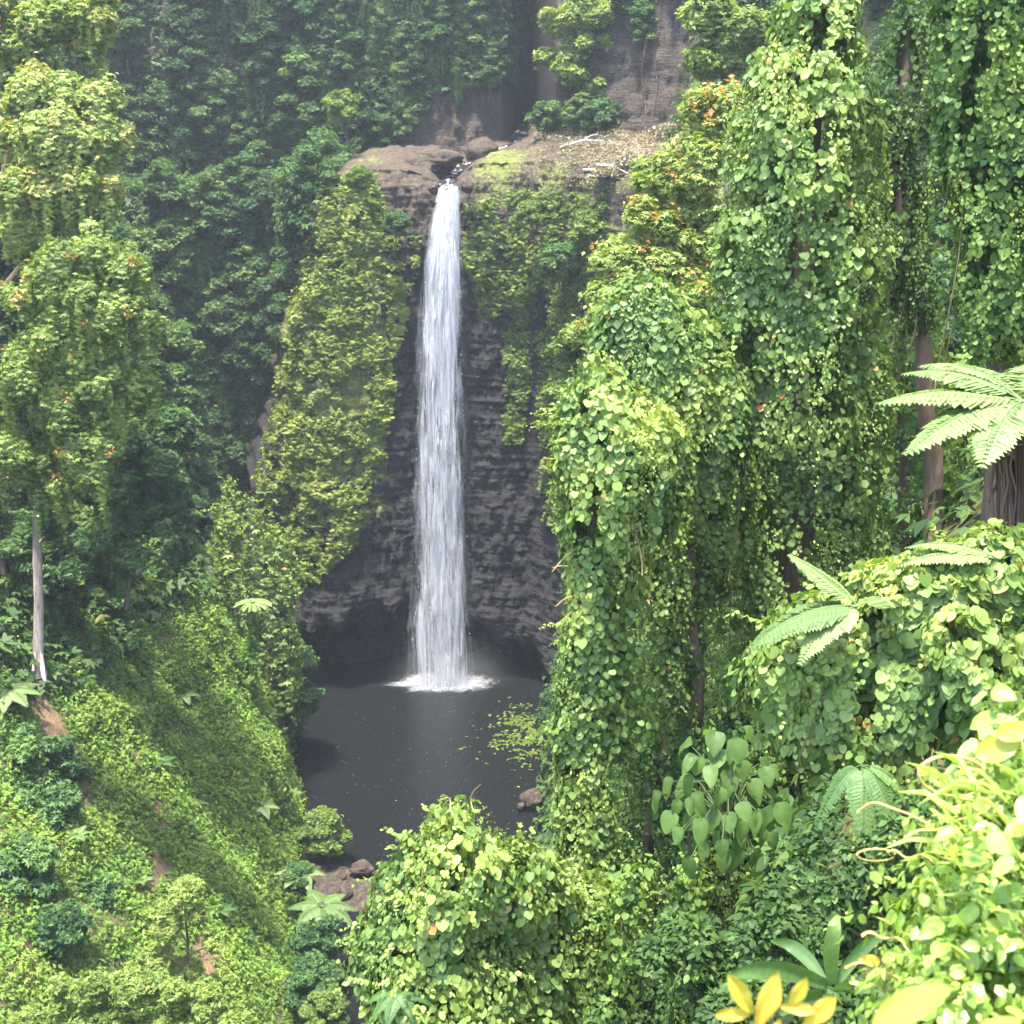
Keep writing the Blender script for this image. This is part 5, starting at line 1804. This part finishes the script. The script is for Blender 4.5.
for (x, y, dx, dz, L, ti) in [(975, 755, .8, .3, .18, .1), (995, 735, .9, .25, .16, .2), (960, 765, .5, -.5, .06, .9), (945, 772, -.3, -.6, .05, .9), (925, 775, -.4, .5, .05, .8), (880, 962, -.8, .2, .09, .8)]:
    b = MB()
    b.leaves(BL1, P(x, y, 5.0)[None, :], np.array([[dx, -.1, dz]]), np.array([[0, -.8, .5]]), L, ti)
    b.build('yellow_leaf', M['yellow'], root)
# yellow leaves just under the viewpoint
root = thing('yellow_leaf_sprig', 'sprig of blurred yellow leaves at the bottom edge', 'sprig', P(790, 1060, 2.6))
b = MB()
b.tube([P(790, 1060, 2.6), P(785, 1025, 2.6), P(770, 1005, 2.6)], [.006, .005, .004], 5)
b.tube([P(785, 1025, 2.6), P(800, 1008, 2.6), P(815, 1003, 2.6)], [.005, .004, .003], 5)
b.build('stalk', M['stalk'], root)
b = MB()
def flat_leaf(_, px, py, Y, qx, qy, tm, mat_t, facing=(0, -1, .45)):
    b = MB()
    p0, p1 = P(px, py, Y), P(qx, qy, Y - .03)
    b.leaves(tm, p0[None, :], (p1 - p0)[None, :], np.array([facing], float), float(np.linalg.norm(p1 - p0)), mat_t)
    b.build('leaf', M['yellow'], root)
W = blade(.17, 12, droop=.25, fold=.5, wave=.05, peak=.6)
WB = blade(.20, 12, droop=.15, fold=.35, wave=.04, peak=.5)
flat_leaf(b, 752, 1012, 2.6, 734, 982, W, .2)
flat_leaf(b, 752, 1013, 2.6, 718, 1016, W, .4)
flat_leaf(b, 755, 1030, 2.6, 778, 985, W, .6)
flat_leaf(b, 786, 1012, 2.6, 806, 984, W, .3)
flat_leaf(b, 776, 1005, 2.6, 815, 1012, W, .6)
flat_leaf(b, 800, 1030, 2.6, 834, 1002, W, .5)
flat_leaf(b, 780, 1016, 2.6, 770, 1050, W, .5)
root = thing('leaf_sprig', 'large blurred yellow green leaf at the bottom edge in the right corner', 'sprig', P(900, 1080, 1.9))
b = MB()
b.tube([P(900, 1080, 1.9), P(885, 1050, 1.9), P(880, 1024, 1.9)], [.004, .004, .003], 5)
b.build('stalk', M['stalk'], root)
b = MB()
flat_leaf(b, 872, 1024, 1.9, 950, 986, WB, .0, (0, -.7, 1))
flat_leaf(b, 960, 1050, 1.9, 1020, 1018, WB, .0, (0, -.7, 1))

# floating specks and weed on the pool
b = MB()
n = 420
uu, vv = 300 + 240 * rng.random(n), 695 + 160 * rng.random(n)
pos = []
for x, y in zip(uu, vv):
    d = P(x, y, 1.0) - np.array([0, 0, CAM_H])
    pos.append(np.array([0, 0, CAM_H]) + d * (CAM_H - .03) / -d[2])
pos = np.array(pos)
b.leaves(OVAL, pos, rdir(n) * np.array([1, 1, 0]), np.tile([0, 0, 1.], (n, 1)), (.05 + .10 * rng.random(n) ** 3), rng.random(n))
tag(b.build('debris', M['dry']), 'pale flecks of leaf floating on the dark pool', None, None, 'stuff')
b = MB()
n = 2400
c = np.array([0, 0, CAM_H]) + (P(535, 732, 1.0) - np.array([0, 0, CAM_H])) * CAM_H / (CAM_H - P(535, 732, 1.0)[2])
q = rng.normal(0, 1, (n, 2)) * np.array([2.2, 3.0])
keep = fbm(np.stack([q[:, 0] * .7, q[:, 1] * .7, 0 * q[:, 0]], 1), 3) > -.15
pos = np.stack([c[0] + q[:, 0] + .8, c[1] + q[:, 1], .04 + .05 * rng.random(n)], 1)[keep]
b.leaves(OVAL, pos, rdir(len(pos)) * np.array([1, 1, .1]), np.tile([0, 0, 1.], (len(pos), 1)) + rdir(len(pos)) * .2, .25 + .3 * rng.random(len(pos)), rng.random(len(pos)) * .5)
tag(b.build('weeds', M['clifflf']), 'mat of green water weed at the right of the pool', None, None, 'stuff')
for kd in (forest, draped, slim, bush, lbush):
    kd.clean()

# ------------------------------------------------------------------ air and light
def haze_box(x0, x1, y0, y1, z0, z1, dens):
    me = bpy.data.meshes.new('haze')
    v = [(x, y, z) for x in (x0, x1) for y in (y0, y1) for z in (z0, z1)]
    f = [(0, 1, 3, 2), (4, 6, 7, 5), (0, 4, 5, 1), (2, 3, 7, 6), (0, 2, 6, 4), (1, 5, 7, 3)]
    me.from_pydata(v, [], f)
    o = bpy.data.objects.new('haze', me)
    COL.objects.link(o)
    m, nt = new_mat('haze')
    N = NT(nt)
    vp = N.n('ShaderNodeVolumePrincipled')
    vp.inputs['Color'].default_value = (.80, .90, 1, 1)
    vp.inputs['Density'].default_value = dens
    vp.inputs['Anisotropy'].default_value = .3
    out = N.n('ShaderNodeOutputMaterial')
    N.l(vp, 0, out, 'Volume')
    me.materials.append(m)
    o["kind"] = "stuff"
    o["label"] = "thin bluish haze in the gorge air"


HAZE = True
if HAZE:
    haze_box(-1510, 1510, -1510, 1510, -6, 160, .00027)

EL, AZ = math.radians(78), math.radians(-152)      # azimuth from +Y (straight ahead), negative to the left
sd = Vector((math.sin(AZ) * math.cos(EL), math.cos(AZ) * math.cos(EL), math.sin(EL)))
ld = bpy.data.lights.new('sun', 'SUN')
ld.energy, ld.angle, ld.color = 2.2, math.radians(4.0), (1, .94, .81)
lo = bpy.data.objects.new('sun', ld)
COL.objects.link(lo)
lo.rotation_euler = sd.to_track_quat('Z', 'Y').to_euler()
w = bpy.data.worlds.new("World")
C.world = w
w.use_nodes = True
nt = w.node_tree
nt.nodes.clear()
sky = nt.nodes.new('ShaderNodeTexSky')
sky.sky_type = 'NISHITA'
sky.sun_disc = False
sky.sun_elevation = EL
sky.sun_rotation = AZ
sky.altitude = 100
sky.air_density, sky.dust_density, sky.ozone_density = 1.0, 2.0, 1.0
bg = nt.nodes.new('ShaderNodeBackground')
bg.inputs[1].default_value = .15
wo = nt.nodes.new('ShaderNodeOutputWorld')
nt.links.new(sky.outputs[0], bg.inputs[0])
nt.links.new(bg.outputs[0], wo.inputs[0])
C.view_settings.view_transform = 'Standard'
C.view_settings.look = 'None'
C.view_settings.exposure = 3.2
C.view_settings.gamma = 1
C.cycles.max_bounces = 6
C.cycles.diffuse_bounces = 3
C.cycles.glossy_bounces = 2
C.cycles.transmission_bounces = 4
C.cycles.transparent_max_bounces = 16
C.cycles.volume_bounces = 0
C.cycles.use_denoising = True
C.cycles.sample_clamp_indirect = 6
